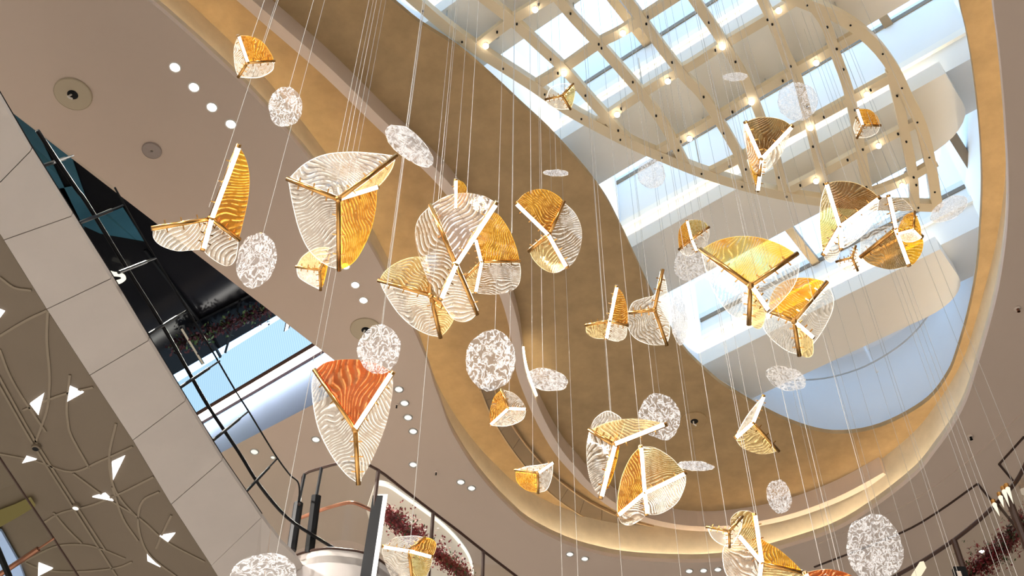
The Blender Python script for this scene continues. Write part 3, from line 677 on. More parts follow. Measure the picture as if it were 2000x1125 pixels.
# balustrade
rail1 = [(73, 255), (147, 366), (168, 394), (245, 520), (315, 632), (371, 731), (409, 797), (465, 881), (507, 948), (560, 1010), (620, 1051), (660, 1075)]
rail2 = [(224, 366), (283, 470), (357, 590), (420, 695), (458, 760), (486, 804), (515, 852), (542, 895), (566, 927), (581, 940), (585, 958), (583, 985)]
bal = thing('glass_balustrade', at_h(245, 560, HF), 'glass balustrade with black rail and posts along the stone fascia', 'balustrade')
p1 = line_h(rail1, HF + .35, 4); p2 = line_h(rail2, HF + .85, 4)
mb = MB(); mb.tube(p1, .020, 8); mb.build('handrail', 'black', bal, True)
mb = MB(); mb.tube(p2, .011, 6); mb.build('glass_edge', 'black', bal, True)
n_ = min(len(p1), len(p2)); A_ = [p1[int(i * (len(p1) - 9) / 19)] for i in range(20)]; B_ = [p2[int(i * (len(p2) - 9) / 19)] for i in range(20)]
low = [a + (a - b) * .55 for a, b in zip(A_, B_)]
vs, fs = strip(low, B_, False); mesh('glass', vs, fs, 'balc', bal)
for (a_, b_) in [((80, 325), (143, 304)), ((154, 436), (241, 401)), ((232, 532), (304, 504)), ((290, 653), (364, 607)), ((350, 758), (429, 705)), ((416, 860), (486, 803)), ((479, 962), (542, 895))]:
    a = at_h(*a_, HF + .05); b = at_h(*b_, HF + .84); mb = MB(); mb.tube([a, a.lerp(b, .72)], .018, 8); mb.tube([a.lerp(b, .70), b], .010, 6); mb.build('post', 'black', bal)

# ------------------------------------------------------------------ soffit at lower left with ribs and triangular lights
HS = HF + .02
so_px = jl + [(413, 1105), (440, 1150), (420, 1240), (200, 1300), (-150, 1300), (-300, 800), (-300, 400)]
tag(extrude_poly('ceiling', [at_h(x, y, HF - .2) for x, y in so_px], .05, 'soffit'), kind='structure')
ribs = [[(-10, 735), (60, 858), (140, 985), (232, 1130)], [(-10, 718), (66, 854), (146, 981), (205, 1072)], [(94, 607), (92, 663), (97, 720), (97, 757), (92, 800), (70, 862)], [(0, 681), (17, 726), (38, 765), (62, 801), (90, 842)], [(137, 731), (131, 790), (133, 820), (140, 850), (175, 913)],
        [(227, 826), (214, 888), (220, 941), (238, 976), (270, 1011)], [(311, 959), (280, 976), (270, 1011), (277, 1053), (297, 1088), (345, 1125)], [(0, 885), (70, 899), (140, 920), (196, 899), (259, 871)], [(143, 923), (210, 972), (273, 1011), (325, 1056), (400, 1096)],
        [(40, 1100), (105, 1067), (157, 1062), (196, 1070), (245, 1090)], [(0, 655), (50, 625), (92, 605)], [(0, 540), (28, 560), (62, 566)], [(45, 800), (120, 770), (182, 755)], [(85, 1020), (120, 1000), (180, 985), (240, 960), (300, 930)], [(105, 1000), (130, 1030), (160, 1060)], [(20, 1080), (80, 1110), (150, 1115), (225, 1108), (258, 1096)], [(220, 950), (240, 1010), (270, 1055)], [(335, 1005), (318, 1040), (305, 1070)]]
sf = thing('soffit_ribs', at_h(150, 950, HF - .2), 'curved beige ribs laid over the taupe soffit at lower left', 'ceiling trim')
for r_ in ribs:
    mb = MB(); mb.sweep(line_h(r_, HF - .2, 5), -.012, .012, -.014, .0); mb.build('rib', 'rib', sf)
tris = [((58, 789), (86, 769), (75, 811), 'left of the topmost pair'), ((136, 755), (163, 767), (131, 785), 'right of the topmost pair'), ((43, 905), (51, 892), (71, 898), 'small flat one left of the double rib'), ((218, 903), (244, 891), (221, 938), 'tall one near the stone fascia'), ((180, 971), (205, 964), (221, 979), 'flat one in the middle'), ((311, 1047), (342, 1042), (328, 1059), 'small one near the fascia'), ((287, 1082), (313, 1108), (288, 1096), 'slim slanting one lowest by the fascia'), ((75, 1100), (103, 1111), (74, 1126), 'at the bottom edge'), ((30, 1117), (41, 1104), (37, 1120), 'tiny one by the copper rail'), ((-4, 604), (9, 609), (0, 621), 'cut by the left edge')]
for a_, b_, c2, w in tris:
    pts = [at_h(*a_, HF - .215), at_h(*b_, HF - .215), at_h(*c2, HF - .215)]
    if (pts[1] - pts[0]).cross(pts[2] - pts[0]).z > 0: pts.reverse()
    g = thing('triangular_light', pts[0], 'white triangular soffit light, ' + w, 'light', 'triangular lights in the soffit')
    extrude_poly('diffuser', pts, .02, 'tri', g)
    c3 = sum(pts, Vector()) / 3; mb = MB(); fr = [c3 + (p - c3) * 1.07 for p in pts] 
    mesh('frame', fr + pts, [(i, (i + 1) % 3, 3 + (i + 1) % 3, 3 + i) for i in range(3)], 'rib', g)
for x, y, w, mt in [(149, 989, 'lit one on the double rib', 'lensd'), (71, 873, 'dark one on the double rib', 'black')]:
    q = at_h(x, y, HF - .225); g = thing('small_spot', q, 'small round soffit spot, ' + w, 'spotlight'); mb = MB(); mb.lathe(q, [(.045, .02), (.045, -.02), (.035, -.03)], 12); mb.build('housing', 'rib', g); mb = MB(); mb.disc(q - Vector((0, 0, .028)), .035, 12); mb.build('lens', mt, g)
# lower glass balustrade in front of the soffit, with copper rail
hb = HF - 1.2
lb = thing('glass_balustrade', at_h(60, 1080, hb), 'glass screen with copper handrail at the lower left corner', 'balustrade')
e0 = [at_h(x, y, hb + .5) for x, y in [(-60, 806), (0, 895), (60, 985), (105, 1052), (154, 1127), (190, 1182)]]
mb = MB(); mb.tube(e0, .012, 6); mb.build('glass_edge', 'brown', lb)
vs, fs = strip(e0, [p + Vector((-.55, .42, -.9)) for p in e0], False); mesh('glass', vs, fs, 'bal', lb)
mb = MB(); mb.tube([at_h(-15, 1132, hb + .2), at_h(75, 1072, hb + .42)], .03, 8); mb.tube([at_h(75, 1072, hb + .42), at_h(106, 1051, hb + .49)], .012, 6); mb.build('handrail', 'copper', lb)
mb = MB(); mb.tube([at_h(-10, 1060, hb + .1), at_h(22, 1135, hb + .1)], .035, 6); mb.build('post', 'black', lb)
o = extrude_poly('wall_panel', [at_h(x, y, HF - .26) for x, y in [(-20, 1030), (2, 1038), (36, 1098), (50, 1135), (-20, 1135)]], .03, 'bluew'); tag(o, 'pale blue grey panel in the lower left corner behind glass', 'panel')
M['dimgold'] = emit('dim golden cove', (.55, .42, .15), .2)
o = extrude_poly('lit_cove', [at_h(x, y, HF - .27) for x, y in [(-10, 1003), (25, 990), (58, 975), (68, 990), (35, 1010), (-10, 1035)]], .03, 'dimgold'); tag(o, 'dim golden lit cove on the soffit above the copper rail', 'light')

# ------------------------------------------------------------------ drum balcony at bottom centre
HD = 8.2
dr = line_h([(566, 1095), (580, 1084), (610, 1075), (640, 1071), (672, 1073), (705, 1078), (735, 1090), (765, 1113), (800, 1150)], HD, 4)
dn = [p - Vector((0, 0, 1.6)) for p in dr]; vs, fs = strip(dr, dn, False)
drum = shade(tag(mesh('wall_drum', vs, fs, 'drumm'), kind='structure'))
mb = MB(); mb.tube(dr, .018, 6); tag(mb.build('trim_31', 'brown'), kind='structure')
deck = dr + [dr[-1] + Vector((1, 3, 0)), dr[0] + Vector((-1, 3, 0))]
extrude_poly('deck', [p - Vector((0, 0, .1)) for p in deck], -.1, 'stone', drum)
HT = HD + 1.2
gb = thing('glass_balustrade', at_h(640, 1000, HD), 'curved glass screen with black top rail on the drum balcony', 'balustrade')
tr_ = line_h([(584, 985), (590, 950), (595, 926), (628, 914), (662, 905), (700, 903), (737, 917), (790, 957), (846, 1000), (895, 1037), (944, 1076), (1012, 1128)], HT, 3)
tr_[0] = at_h(584, 985, HD + .6)
mb = MB(); mb.tube(tr_, .02, 6); mb.build('top_rail', 'brown', gb)
for (a_, b_, r0) in [((569, 1076), (583, 983), .06), ((604, 1080), (618, 968), .06)]:
    a = at_h(*a_, HD); b = Vector((a.x, a.y, at_h(*b_, HD + .66).z)); mb = MB(); mb.tube([a, at_h(*b_, HD + .66)], r0, 8); mb.tube([at_h(*b_, HD + .66), at_h(595 if r0 and a_[0] < 590 else 628, 926 if a_[0] < 590 else 914, HT)], .022, 6); mb.build('post', 'black', gb)
for a_, b_ in [((733, 975), (739, 918)), ((841, 1056), (846, 1000)), ((940, 1128), (944, 1076))]:
    a = at_h(*b_, HT); mb = MB(); mb.tube([a, a - Vector((0, 0, 1.2))], .028, 6); mb.build('mullion', 'brown', gb)
gt = line_h([(595, 926), (628, 914), (662, 905), (700, 903), (737, 917), (790, 957), (846, 1000), (895, 1037), (944, 1076), (1012, 1128)], HT, 3)
vs, fs = strip(gt, [p - Vector((0, 0, 1.2)) for p in gt], False); mesh('glass', vs, fs, 'bal', gb)
hr = line_h([(588, 1011), (612, 1002), (637, 993), (665, 985), (690, 982), (720, 994), (733, 1003)], HD + .75, 4)
mb = MB(); mb.tube(hr, .024, 8); hrt = mb.build('handrail', 'copper'); tag(hrt, 'curved copper handrail behind the drum glass', 'handrail')
# black pillar with a lit white edge
pb = at_h(722, 1130, HD - .5); pt = at_h(746, 968, HD + .78)
g = thing('light_pillar', pb, 'black upright pillar with a white lit edge on the drum balcony', 'lamp')
mb = MB(); x_ = RT * .13; mb.box(pb - x_ * .9, x_, FW * .1 * 1.0, pt - pb); mb.build('housing', 'black', g)
mb = MB(); mb.box(pb + x_ * .12, x_ * .36, FW * .1, pt - pb); mb.build('lens', 'whitel', g)
# far soffit of the storey behind, with glowing rim
rim = [(734, 944), (760, 950), (790, 970), (842, 1007), (870, 1030), (895, 1056), (915, 1085), (923, 1115), (920, 1150)]
hz = 10.6
rl = line_h(rim, hz, 4); body = rl + [at_h(820, 1170, hz), at_h(740, 1080, hz), at_h(715, 1000, hz)]
o = extrude_poly('ceiling', [p + Vector((0, 0, .03)) for p in body], .04, 'beam'); tag(o, kind='structure')
mb = MB(); mb.sweep(rl, -.016, .016, -.02, .02); tag(mb.build('cove_light', 'rimg'), 'glowing curved light line round the soffit behind the flowers', 'light')
fl = line_h([(752, 1000), (790, 1030), (830, 1062), (872, 1095), (915, 1130)], HD + 1.0, 4)
g = thing('flower_garland', fl[0], 'red flower garland on a copper rail behind the drum glass', 'flowers')
mb = MB(); mb.tube(fl, .03, 6); mb.build('rail', 'copper', g)
garland(g, fl, .13, 1500, [('flower', 1), ('pinkf', .3), ('leaf', .2)], .026)

# ------------------------------------------------------------------ balcony at the lower right
HQ = 8.6
rb = thing('glass_balustrade', at_h(1900, 1040, HQ), 'curved glass balustrade with dark rail at the lower right', 'balustrade')
rr = line_h([(1690, 1160), (1748, 1126), (1803, 1095), (1863, 1055), (1905, 1022), (1940, 990), (1970, 958), (1990, 932), (2010, 890), (2025, 850)], HQ, 4)
mb = MB(); mb.tube(rr, .026, 8); mb.build('top_rail', 'brown', rb)
vs, fs = strip(rr, [p - Vector((0, 0, 1.2)) for p in rr], False); mesh('glass', vs, fs, 'bal', rb)
for x, y, r0 in [(1863, 1055, .04), (1965, 962, .045)]:
    a = at_h(x, y, HQ); mb = MB(); mb.tube([a, a - Vector((0, 0, 1.3))], r0, 8); mb.build('post', 'brown', rb)
mb = MB(); mb.bar(at_h(1948, 985, HQ), at_h(1985, 1030, HQ - .4), .03, .03, (0, 0, 1)); mb.build('brace', 'brown', rb)
fl = line_h([(1885, 1130), (1925, 1095), (1960, 1066), (1995, 1030), (2030, 995)], HQ - .2, 4)
g = thing('flower_garland', fl[0], 'dark red flower garland at the lower right corner', 'flowers')
mb = MB(); mb.tube(fl, .03, 6); mb.build('rail', 'brown', g)
garland(g, fl, .15, 1200, [('flower', 1), ('pinkf', .2), ('leaf', .3)], .028)
M['spike'] = emit('lit glass spike', (1, .86, .66), .8)
for k, (a_, b_) in enumerate([((1942, 985), (1953, 1009)), ((1954, 971), (1961, 992)), ((1961, 959), (1972, 991)), ((1968, 954), (1980, 985))]):
    a = at_h(*a_, HQ - .05); b = at_h(*b_, HQ - .5); g = thing('spike_lamp', a, 'pale glass spike lamp, %s from the left by the dark post' % ORD[k], 'lamp', 'spike lamps at the lower right')
    mb = MB(); t = (b - a); n0 = t.orthogonal().normalized(); n1 = t.cross(n0).normalized(); r_ = .028
    ring = [a + (n0 * math.cos(q * math.pi / 4) + n1 * math.sin(q * math.pi / 4)) * r_ for q in range(8)]
    mb.add(ring + [b], [(i, (i + 1) % 8, 8) for i in range(8)] + [tuple(range(8))[::-1]]); mb.build('spike', 'spike', g)
    mb = MB(); mb.tube([a, a + Vector((0, 0, .06))], .03, 8); mb.build('cap', 'brass', g)
q = at_h(1917, 1076, H1); g = thing('downlight', q, 'bright small downlight above the dark red flowers at lower right', 'downlight'); mb = MB(); mb.lathe(q, [(.07, .02), (.07, -.02), (.055, -.02)], 12); mb.build('trim_ring', 'steel', g); mb = MB(); mb.disc(q - Vector((0, 0, .015)), .055, 12); mb.build('lens', 'lens', g)
a = at_h(1786, 1130, HQ - .5); b = at_h(1803, 1103, HQ - .2); M['lamp_s'] = emit('cream lit block', (1, .82, .58), .75)
mb = MB(); mb.bar(a, b, .09, .05, -FW); tag(mb.build('light_block', 'lamp_s'), 'short cream light block at the bottom edge, lower right', 'lamp')
a = at_h(1872, 1110, HQ - .6); mb = MB(); mb.bar(a, a - Vector((0, 0, .3)), .14, .08, FW); g = mb.build('wall_speaker', 'black'); tag(g, 'small black box with white face on the lower right balcony post', 'speaker')
mb = MB(); mb.bar(a - FW * .05 + Vector((-.03, 0, -.03)), a - FW * .05 - Vector((.03, 0, .27)), .05, .02, FW); mb.build('face', 'ringp', g)

# ------------------------------------------------------------------ glass pendants
def inside(p, loop):
    c_ = False
    for a, b in zip(loop, loop[1:] + loop[:1]):
        if (a.y > p.y) != (b.y > p.y) and p.x < (b.x - a.x) * (p.y - a.y) / (b.y - a.y) + a.x: c_ = not c_
    return c_
def seg_dist(p, a, b):
    d = Vector((b.x - a.x, b.y - a.y)); q = Vector((p.x - a.x, p.y - a.y)); t = max(0, min(1, q.dot(d) / max(d.length_squared, 1e-9)))
    return (q - d * t).length
def top_of(p):
    if inside(p, E2):
        best = min((seg_dist(p, a, b) for l in lat_lines for a, b in zip(l, l[1:])), default=9)
        if best < .16: return HL + EYE.z + .02
        sn = p.dot(bn)
        return (HB if any(b[1] < sn < b[0] for b in BN) else 17.5) + EYE.z
    if inside(p, E1): return H2 + EYE.z
    return H1 + EYE.z
CW = .0022
def cable(root, p, name='cable', r=None):
    mb = MB(); mb.tube([p, Vector((p.x, p.y, top_of(p)))], r or CW, 5); mb.build(name, 'cable', root)
TINT = {'clear': 'clear ridged glass petal', 'lit': 'brightly lit clear glass petal', 'amber': 'amber glass petal', 'orange': 'orange glass petal', 'olive': 'olive tinted glass petal', 'smoke': 'smoky brown glass petal', 'fade': 'glass petal fading from amber to green', 'ribbed': 'glass petal with broad ribs', 'gold_': 'pale gold glass petal'}
def pendant(label, r, hub, bars, petals, cab=None, wpx=None):
    h = at_r(hub[0], hub[1], r); root = thing('glass_pendant', h, label, 'pendant lamp', 'leaf shaped glass pendants')
    ends = []
    for bdef in bars:
        x, y, fl = bdef[:3]; ln = math.hypot(x - hub[0], y - hub[1]) * r / FPX
        k = bdef[3] if len(bdef) > 3 else (.45 if fl == 'B' else -.25)
        ends.append(at_r(x, y, r + k * ln))
    big = max(math.hypot(b[0] - hub[0], b[1] - hub[1]) for b in bars)
    wp_ = wpx or min(10.0, max(4.5, 3.4 + .055 * big)); w = wp_ * r / FPX
    size = big * r / FPX
    for bdef, e_ in zip(bars, ends):
        fl = bdef[2]; vd = (EYE - h).normalized(); t = (e_ - h).normalized()
        n = (vd - t * vd.dot(t)).normalized()
        side = sum(((q - h).normalized() for q in ends if q is not e_), Vector()); side = side - t * side.dot(t) - n * side.dot(n)
        side = side.normalized() * .35 if side.length > .05 else Vector()
        face = (n + side).normalized() if fl == 'L' else (-n + side).normalized()
        wl = w * (1.0 if fl == 'L' else .9)
        mb = MB(); mb.tube([h, e_ + t * w * .3], w * .5, 10)
        ln = (e_ - h).length; sx = t.cross(face).normalized()
        for q in (.22, .5, .78):
            c_ = h.lerp(e_, q); mb.bar(c_ - sx * w * 1.25, c_ + sx * w * 1.25, w * .22, w * .22, face)
        bo = mb.build('lamp_bar', 'brass', root)
        bo.data.polygons.foreach_set('use_smooth', [len(q.vertices) == 4 and k_ < 10 for k_, q in enumerate(bo.data.polygons)])
        mb = MB(); mb.bar(h.lerp(e_, .03) + face * w * .46, h.lerp(e_, .975) + face * w * .46, wl * .8, w * .2, face); mb.build('light_strip', 'led', bo)
    mb = MB(); mb.ball(h, w * .75, 8, 6); mb.build('hub', 'brass', root)
    for pd in petals:
        i, j, mt = pd[:3]; px = pd[3] if len(pd) > 3 else None
        a, b = ends[i], ends[j]; nn = (a - h).cross(b - h)
        if nn.length < 1e-6: continue
        nn.normalize(); out = []
        if isinstance(px, (list, tuple)):
            vd = (h - EYE).normalized()
            if abs(nn.dot(vd)) < .12: px = None
            else:
                q = [at_plane(x, y, h, nn) for x, y in px]; out = crom([a] + q + [b], 5)
        if not out:
            pw = 2 / (px if isinstance(px, (int, float)) else 2.2)
            for k in range(17):
                th = math.pi / 2 * k / 16; out.append(h + (a - h) * math.cos(th) ** pw + (b - h) * math.sin(th) ** pw)
        e1 = (a - h).normalized(); e2 = nn.cross(e1); rot = random.uniform(0, 6.28); ou, ov = random.uniform(-9, 9), random.uniform(-9, 9)
        loop = [h.lerp((a + b) / 2, .03)] + out; th = max(.008, .011 * size) ; n_ = len(loop)
        vs = [p + nn * th / 2 for p in loop] + [p - nn * th / 2 for p in loop]
        uvs = []
        for p in loop + loop:
            u, v_ = (p - h).dot(e1) / size, (p - h).dot(e2) / size
            uvs.append((u * math.cos(rot) - v_ * math.sin(rot) + ou, u * math.sin(rot) + v_ * math.cos(rot) + ov))
        fs = [tuple(range(n_)), tuple(range(2 * n_ - 1, n_ - 1, -1))] + [(k, k + n_, (k + 1) % n_ + n_, (k + 1) % n_) for k in range(n_)]
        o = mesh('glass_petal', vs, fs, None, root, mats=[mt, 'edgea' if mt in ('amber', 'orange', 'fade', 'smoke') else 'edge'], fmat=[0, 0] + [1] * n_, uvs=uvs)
        o['label'] = TINT[mt]
    for cx, cy_ in (cab or [hub]):
        # where a cable meets the pendant: nearest of hub and bar ends in the picture
        c_ = min([(abs(hub[0] - cx) + abs(hub[1] - cy_), h)] + [(abs(b[0] - cx) + abs(b[1] - cy_), q) for b, q in zip(bars, ends)], key=lambda z: z[0])[1]
        rr_ = (c_ - EYE).length; cable(root, at_r(cx, cy_, rr_))
    return root
PN = [
 ('small pendant at the upper left with an amber top petal', 8.2, (483, 122), [(465, 70, 'L'), (535, 119, 'B'), (466, 150, 'B')], [(0, 1, 'amber', [(490, 71), (512, 82), (528, 103)]), (0, 2, 'lit', [(457, 95), (459, 130)]), (1, 2, 'clear', [(532, 137), (510, 150), (487, 152)])], [(492, 72), (515, 88)]),
 ('pendant with tall narrow amber wing and clear wings, left of the big clear one', 8.6, (412, 427), [(466, 284, 'L'), (299, 446, 'B', -.2), (396, 487, 'L'), (466, 467, 'B')], [(0, 3, 'amber', [(480, 310), (487, 345), (484, 390), (473, 440)]), (1, 2, 'lit', [(300, 465), (315, 480), (345, 490), (370, 489)]), (2, 3, 'clear', [(408, 500), (430, 515), (447, 519), (460, 505)])], [(408, 405)]),
 ('large pendant with clear top petal and amber lower right petal', 8.4, (661, 389), [(563, 350, 'B'), (773, 305, 'B'), (662, 526, 'B'), (736, 366, 'L', .9)], [(0, 1, 'clear', [(595, 320), (635, 302), (685, 297), (735, 300)]), (0, 2, 'clear', [(572, 400), (585, 450), (605, 490), (635, 516)]), (3, 2, 'amber', [(733, 410), (722, 455), (700, 500), (680, 520)]), (1, 3, 'gold_', [(765, 330), (750, 352)])], [(659, 300), (677, 299)]),
 ('small amber pendant just under the large clear and amber one', 8.9, (624, 527), [(579, 521, 'B'), (647, 484, 'B'), (626, 566, 'B')], [(0, 1, 'gold_', [(590, 502), (610, 488), (630, 483)]), (0, 2, 'lit', [(583, 540), (600, 553)]), (1, 2, 'amber', [(641, 510), (634, 545)])], [(624, 526)]),
 ('small pendant peeping out behind the ribbed central pendant', 10.6, (889, 408), [(890, 351, 'L'), (914, 392, 'B')], [(0, 1, 'amber', [(903, 355), (912, 370)])], [(890, 351)]),
 ('pale olive striped pendant at the lower left of the central cluster', 9.6, (841, 577), [(741, 548, 'B'), (836, 502, 'B'), (860, 658, 'B'), (889, 610, 'B')], [(0, 1, 'olive', [(752, 530), (775, 513), (803, 503)]), (0, 2, 'clear', [(752, 572), (775, 608), (805, 637), (835, 653)]), (2, 3, 'gold_', [(873, 645), (884, 628)])], [(755, 540), (836, 502)]),
 ('pendant with big amber petal at the right of the central cluster', 9.4, (941, 511), [(930, 467, 'L'), (1014, 510, 'B'), (929, 572, 'L'), (906, 546, 'B')], [(0, 1, 'amber', [(945, 428), (968, 416), (992, 445), (1008, 483)]), (1, 2, 'clear', [(1017, 532), (1012, 557), (992, 571), (960, 575)]), (2, 3, 'gold_', [(915, 570)])], [(1000, 455)]),
 ('large central pendant with broad ribbed top petal and crossing lamp bars', 8.8, (890, 516), [(841, 402, 'B'), (969, 396, 'L'), (860, 584, 'L'), (931, 612, 'B')], [(0, 1, 'ribbed', [(870, 384), (905, 377), (942, 382)]), (0, 2, 'clear', [(819, 425), (811, 455), (818, 497), (838, 552)]), (2, 3, 'lit', [(872, 605), (886, 623), (903, 629), (920, 624)])], [(856, 392), (912, 378)]),
 ('pendant with amber top and clear right petal, right of the central cluster', 9.8, (1072, 458), [(1008, 396, 'L'), (1101, 395, 'B'), (1034, 490, 'B'), (1108, 522, 'L')], [(0, 1, 'amber', [(1025, 378), (1048, 370), (1070, 372), (1090, 383)]), (1, 3, 'clear', [(1124, 418), (1136, 450), (1133, 485), (1122, 510)]), (2, 3, 'gold_', [(1043, 508), (1062, 526), (1085, 533)])], [(1037, 378), (1058, 371)]),
 ('small pendant with upright amber petal and short lower wings, below centre right', 10.4, (1190, 627), [(1204, 559, 'L'), (1145, 635, 'B'), (1225, 635, 'B'), (1183, 662, 'L')], [(0, 2, 'amber', [(1217, 575), (1225, 605)]), (1, 3, 'gold_', [(1146, 650), (1160, 660)]), (2, 3, 'lit', [(1222, 658), (1207, 667)])], [(1180, 625), (1186, 615)]),
 ('clear pendant with tall thin upright bar beside a crinkled upright disc', 10.8, (1278, 605), [(1294, 528, 'B', .2), (1227, 611, 'B'), (1302, 673, 'B', .3)], [(1, 0, 'clear', [(1236, 591), (1258, 582), (1281, 573)]), (0, 2, 'lit', [(1302, 560), (1307, 610), (1308, 650)]), (1, 2, 'clear', [(1225, 635), (1240, 660), (1270, 673)])], [(1271, 600)]),
 ('small round pendant of four quarters, amber at left, below the lattice rim', 11.6, (1350, 468), [(1341, 431, 'L'), (1384, 444, 'B'), (1327, 487, 'B'), (1360, 491, 'L')], [(0, 2, 'amber', [(1328, 445), (1325, 465)]), (0, 1, 'olive', [(1360, 429), (1376, 434)]), (1, 3, 'clear', [(1385, 462), (1376, 482)]), (2, 3, 'clear', [(1335, 497), (1348, 500)])], [(1342, 431), (1355, 429)]),
 ('large pendant with orange to green top petal, in front of the roof beams', 9.6, (1466, 558), [(1369, 488, 'B'), (1556, 496, 'B'), (1463, 632, 'B'), (1498, 604, 'L', .8)], [(0, 1, 'fade', [(1400, 471), (1440, 462), (1480, 464), (1520, 476)]), (0, 2, 'clear', [(1378, 525), (1395, 570), (1425, 612)]), (1, 2, 'clear', [(1561, 520), (1552, 555), (1525, 590), (1490, 620)]), (2, 3, 'gold_', [(1478, 642), (1490, 635)])], [(1455, 463), (1500, 468)]),
 ('large golden topped pendant below the orange to green one', 10.4, (1551, 627), [(1499, 607, 'B'), (1614, 552, 'B'), (1561, 693, 'B'), (1587, 658, 'L', .8)], [(0, 1, 'amber', [(1510, 570), (1532, 550), (1562, 543), (1592, 545)]), (1, 2, 'clear', [(1627, 578), (1626, 605), (1610, 640), (1585, 675)]), (0, 2, 'clear', [(1488, 630), (1503, 658), (1535, 684)]), (2, 3, 'gold_', [(1577, 698), (1588, 690)])], [(1592, 547), (1540, 549)]),
 ('large pendant with brown striped top petal and white lit bars, right', 10.6, (1640, 442), [(1614, 358, 'L'), (1717, 386, 'L'), (1643, 486, 'L'), (1608, 497, 'L')], [(0, 1, 'smoke', [(1640, 354), (1672, 358), (1700, 372)]), (0, 3, 'olive', [(1604, 390), (1601, 430), (1604, 470)]), (1, 2, 'clear', [(1711, 420), (1692, 452), (1662, 477)]), (3, 2, 'lit', [(1613, 508), (1625, 512), (1637, 500)])], [(1614, 358), (1655, 356)]),
 ('pendant with dark olive lower petal and clear upper petals, far right', 11.0, (1749, 447), [(1735, 383, 'L'), (1682, 501, 'B'), (1775, 518, 'L'), (1800, 462, 'B')], [(0, 3, 'clear', [(1758, 385), (1780, 405), (1795, 432)]), (0, 1, 'clear', [(1712, 393), (1690, 430), (1681, 470)]), (1, 2, 'smoke', [(1700, 516), (1735, 526), (1762, 522)]), (2, 3, 'amber', [(1785, 515), (1799, 495), (1803, 475)])], [(1735, 384), (1760, 388)]),
 ('small amber pendant in front of the far right olive one', 10.4, (1784, 449), [(1786, 414, 'B'), (1753, 457, 'L'), (1800, 465, 'L')], [(0, 1, 'amber', [(1768, 421), (1757, 438)]), (0, 2, 'amber', [(1797, 440)]), (1, 2, 'lit', [(1765, 471), (1783, 472)])], [(1786, 415)]),
 ('tiny clear pendant with three thin brass bars below the brown striped one', 11.2, (1664, 503), [(1634, 511, 'B'), (1671, 481, 'B'), (1675, 528, 'B')], [(0, 2, 'clear', [(1640, 523), (1657, 530)]), (1, 2, 'lit', [(1677, 500)])], [(1662, 500)]),
 ('pendant with dark smoky top petal and white side bars under the lattice', 11.4, (1487, 309), [(1456, 239, 'L'), (1547, 246, 'L'), (1483, 342, 'B', .2), (1479, 372, 'L', .3)], [(0, 1, 'smoke', [(1475, 231), (1500, 229), (1527, 234)]), (0, 2, 'lit', [(1452, 258), (1460, 300), (1470, 330)]), (1, 2, 'lit', [(1533, 288), (1512, 322)]), (0, 3, 'amber', [(1460, 300), (1467, 340), (1475, 362)])], [(1457, 240), (1470, 233)]),
 ('small pendant with bright yellow top petal near the right lattice rim', 12.0, (1686, 244), [(1675, 212, 'L'), (1719, 245, 'B'), (1674, 269, 'B'), (1673, 230, 'B')], [(0, 1, 'amber', [(1697, 214), (1712, 226)]), (1, 2, 'clear', [(1713, 259), (1695, 268)]), (2, 3, 'lit', [(1667, 250)])], [(1675, 212)]),
 ('small clear pendant with three thin brass bars at the upper lattice rim', 12.4, (1098, 187), [(1066, 194, 'B'), (1119, 164, 'B'), (1114, 213, 'B')], [(0, 1, 'clear', [(1075, 173), (1095, 164)]), (0, 2, 'clear', [(1072, 206), (1092, 213)]), (1, 2, 'olive', [(1123, 178), (1119, 200)])], [(1097, 170)]),
 ('large pendant with deep orange top petal beside the chrome downlights', 8.8, (694, 839), [(615, 724, 'B'), (767, 728, 'L'), (700, 944, 'B', .25)], [(0, 1, 'orange', [(640, 707), (690, 702), (735, 710)]), (0, 2, 'clear', [(609, 760), (620, 830), (645, 885), (675, 925)]), (1, 2, 'lit', [(766, 770), (755, 825), (735, 880), (715, 920)])], [(735, 711), (622, 718)]),
 ('small pendant with smoky amber petal under the oval crinkled disc', 10.6, (993, 799), [(980, 761, 'B'), (1028, 800, 'L'), (958, 831, 'L')], [(0, 2, 'amber', [(965, 776), (957, 805)]), (0, 1, 'clear', [(1003, 768), (1020, 784)]), (1, 2, 'lit', [(1020, 820), (990, 832)])], [(994, 797)]),
 ('small pendant with amber half bowl low on the golden band', 10.4, (1050, 924), [(1007, 918, 'B'), (1080, 903, 'L', .2), (1051, 962, 'B')], [(0, 2, 'amber', [(1010, 940), (1028, 957)]), (1, 2, 'clear', [(1078, 930), (1068, 956)]), (0, 1, 'lit', [(1030, 911), (1055, 908)])], [(1041, 922)]),
 ('wide winged golden pendant below the brown oval ceiling', 9.4, (1200, 869), [(1152, 840, 'B'), (1301, 829, 'L'), (1173, 972, 'L'), (1217, 822, 'B', 1.2), (1210, 866, 'B', 2.5)], [(0, 1, 'gold_', [(1190, 824), (1235, 818), (1275, 822)]), (0, 3, 'clear', [(1162, 818), (1185, 803), (1206, 811)]), (0, 2, 'clear', [(1146, 870), (1148, 915), (1158, 950)]), (4, 2, 'amber', [(1204, 900), (1192, 940)])], [(1195, 824)]),
 ('pendant with dark amber left and olive top petals, right of the winged golden one', 9.2, (1258, 962), [(1251, 872, 'L'), (1339, 923, 'L'), (1206, 1006, 'L'), (1263, 1005, 'L')], [(0, 2, 'amber', [(1232, 893), (1215, 930), (1207, 970)]), (0, 1, 'olive', [(1280, 875), (1310, 893), (1328, 912)]), (1, 3, 'clear', [(1338, 948), (1322, 982), (1290, 1003)]), (2, 3, 'clear', [(1214, 1021), (1230, 1026), (1250, 1016)])], [(1252, 872)]),
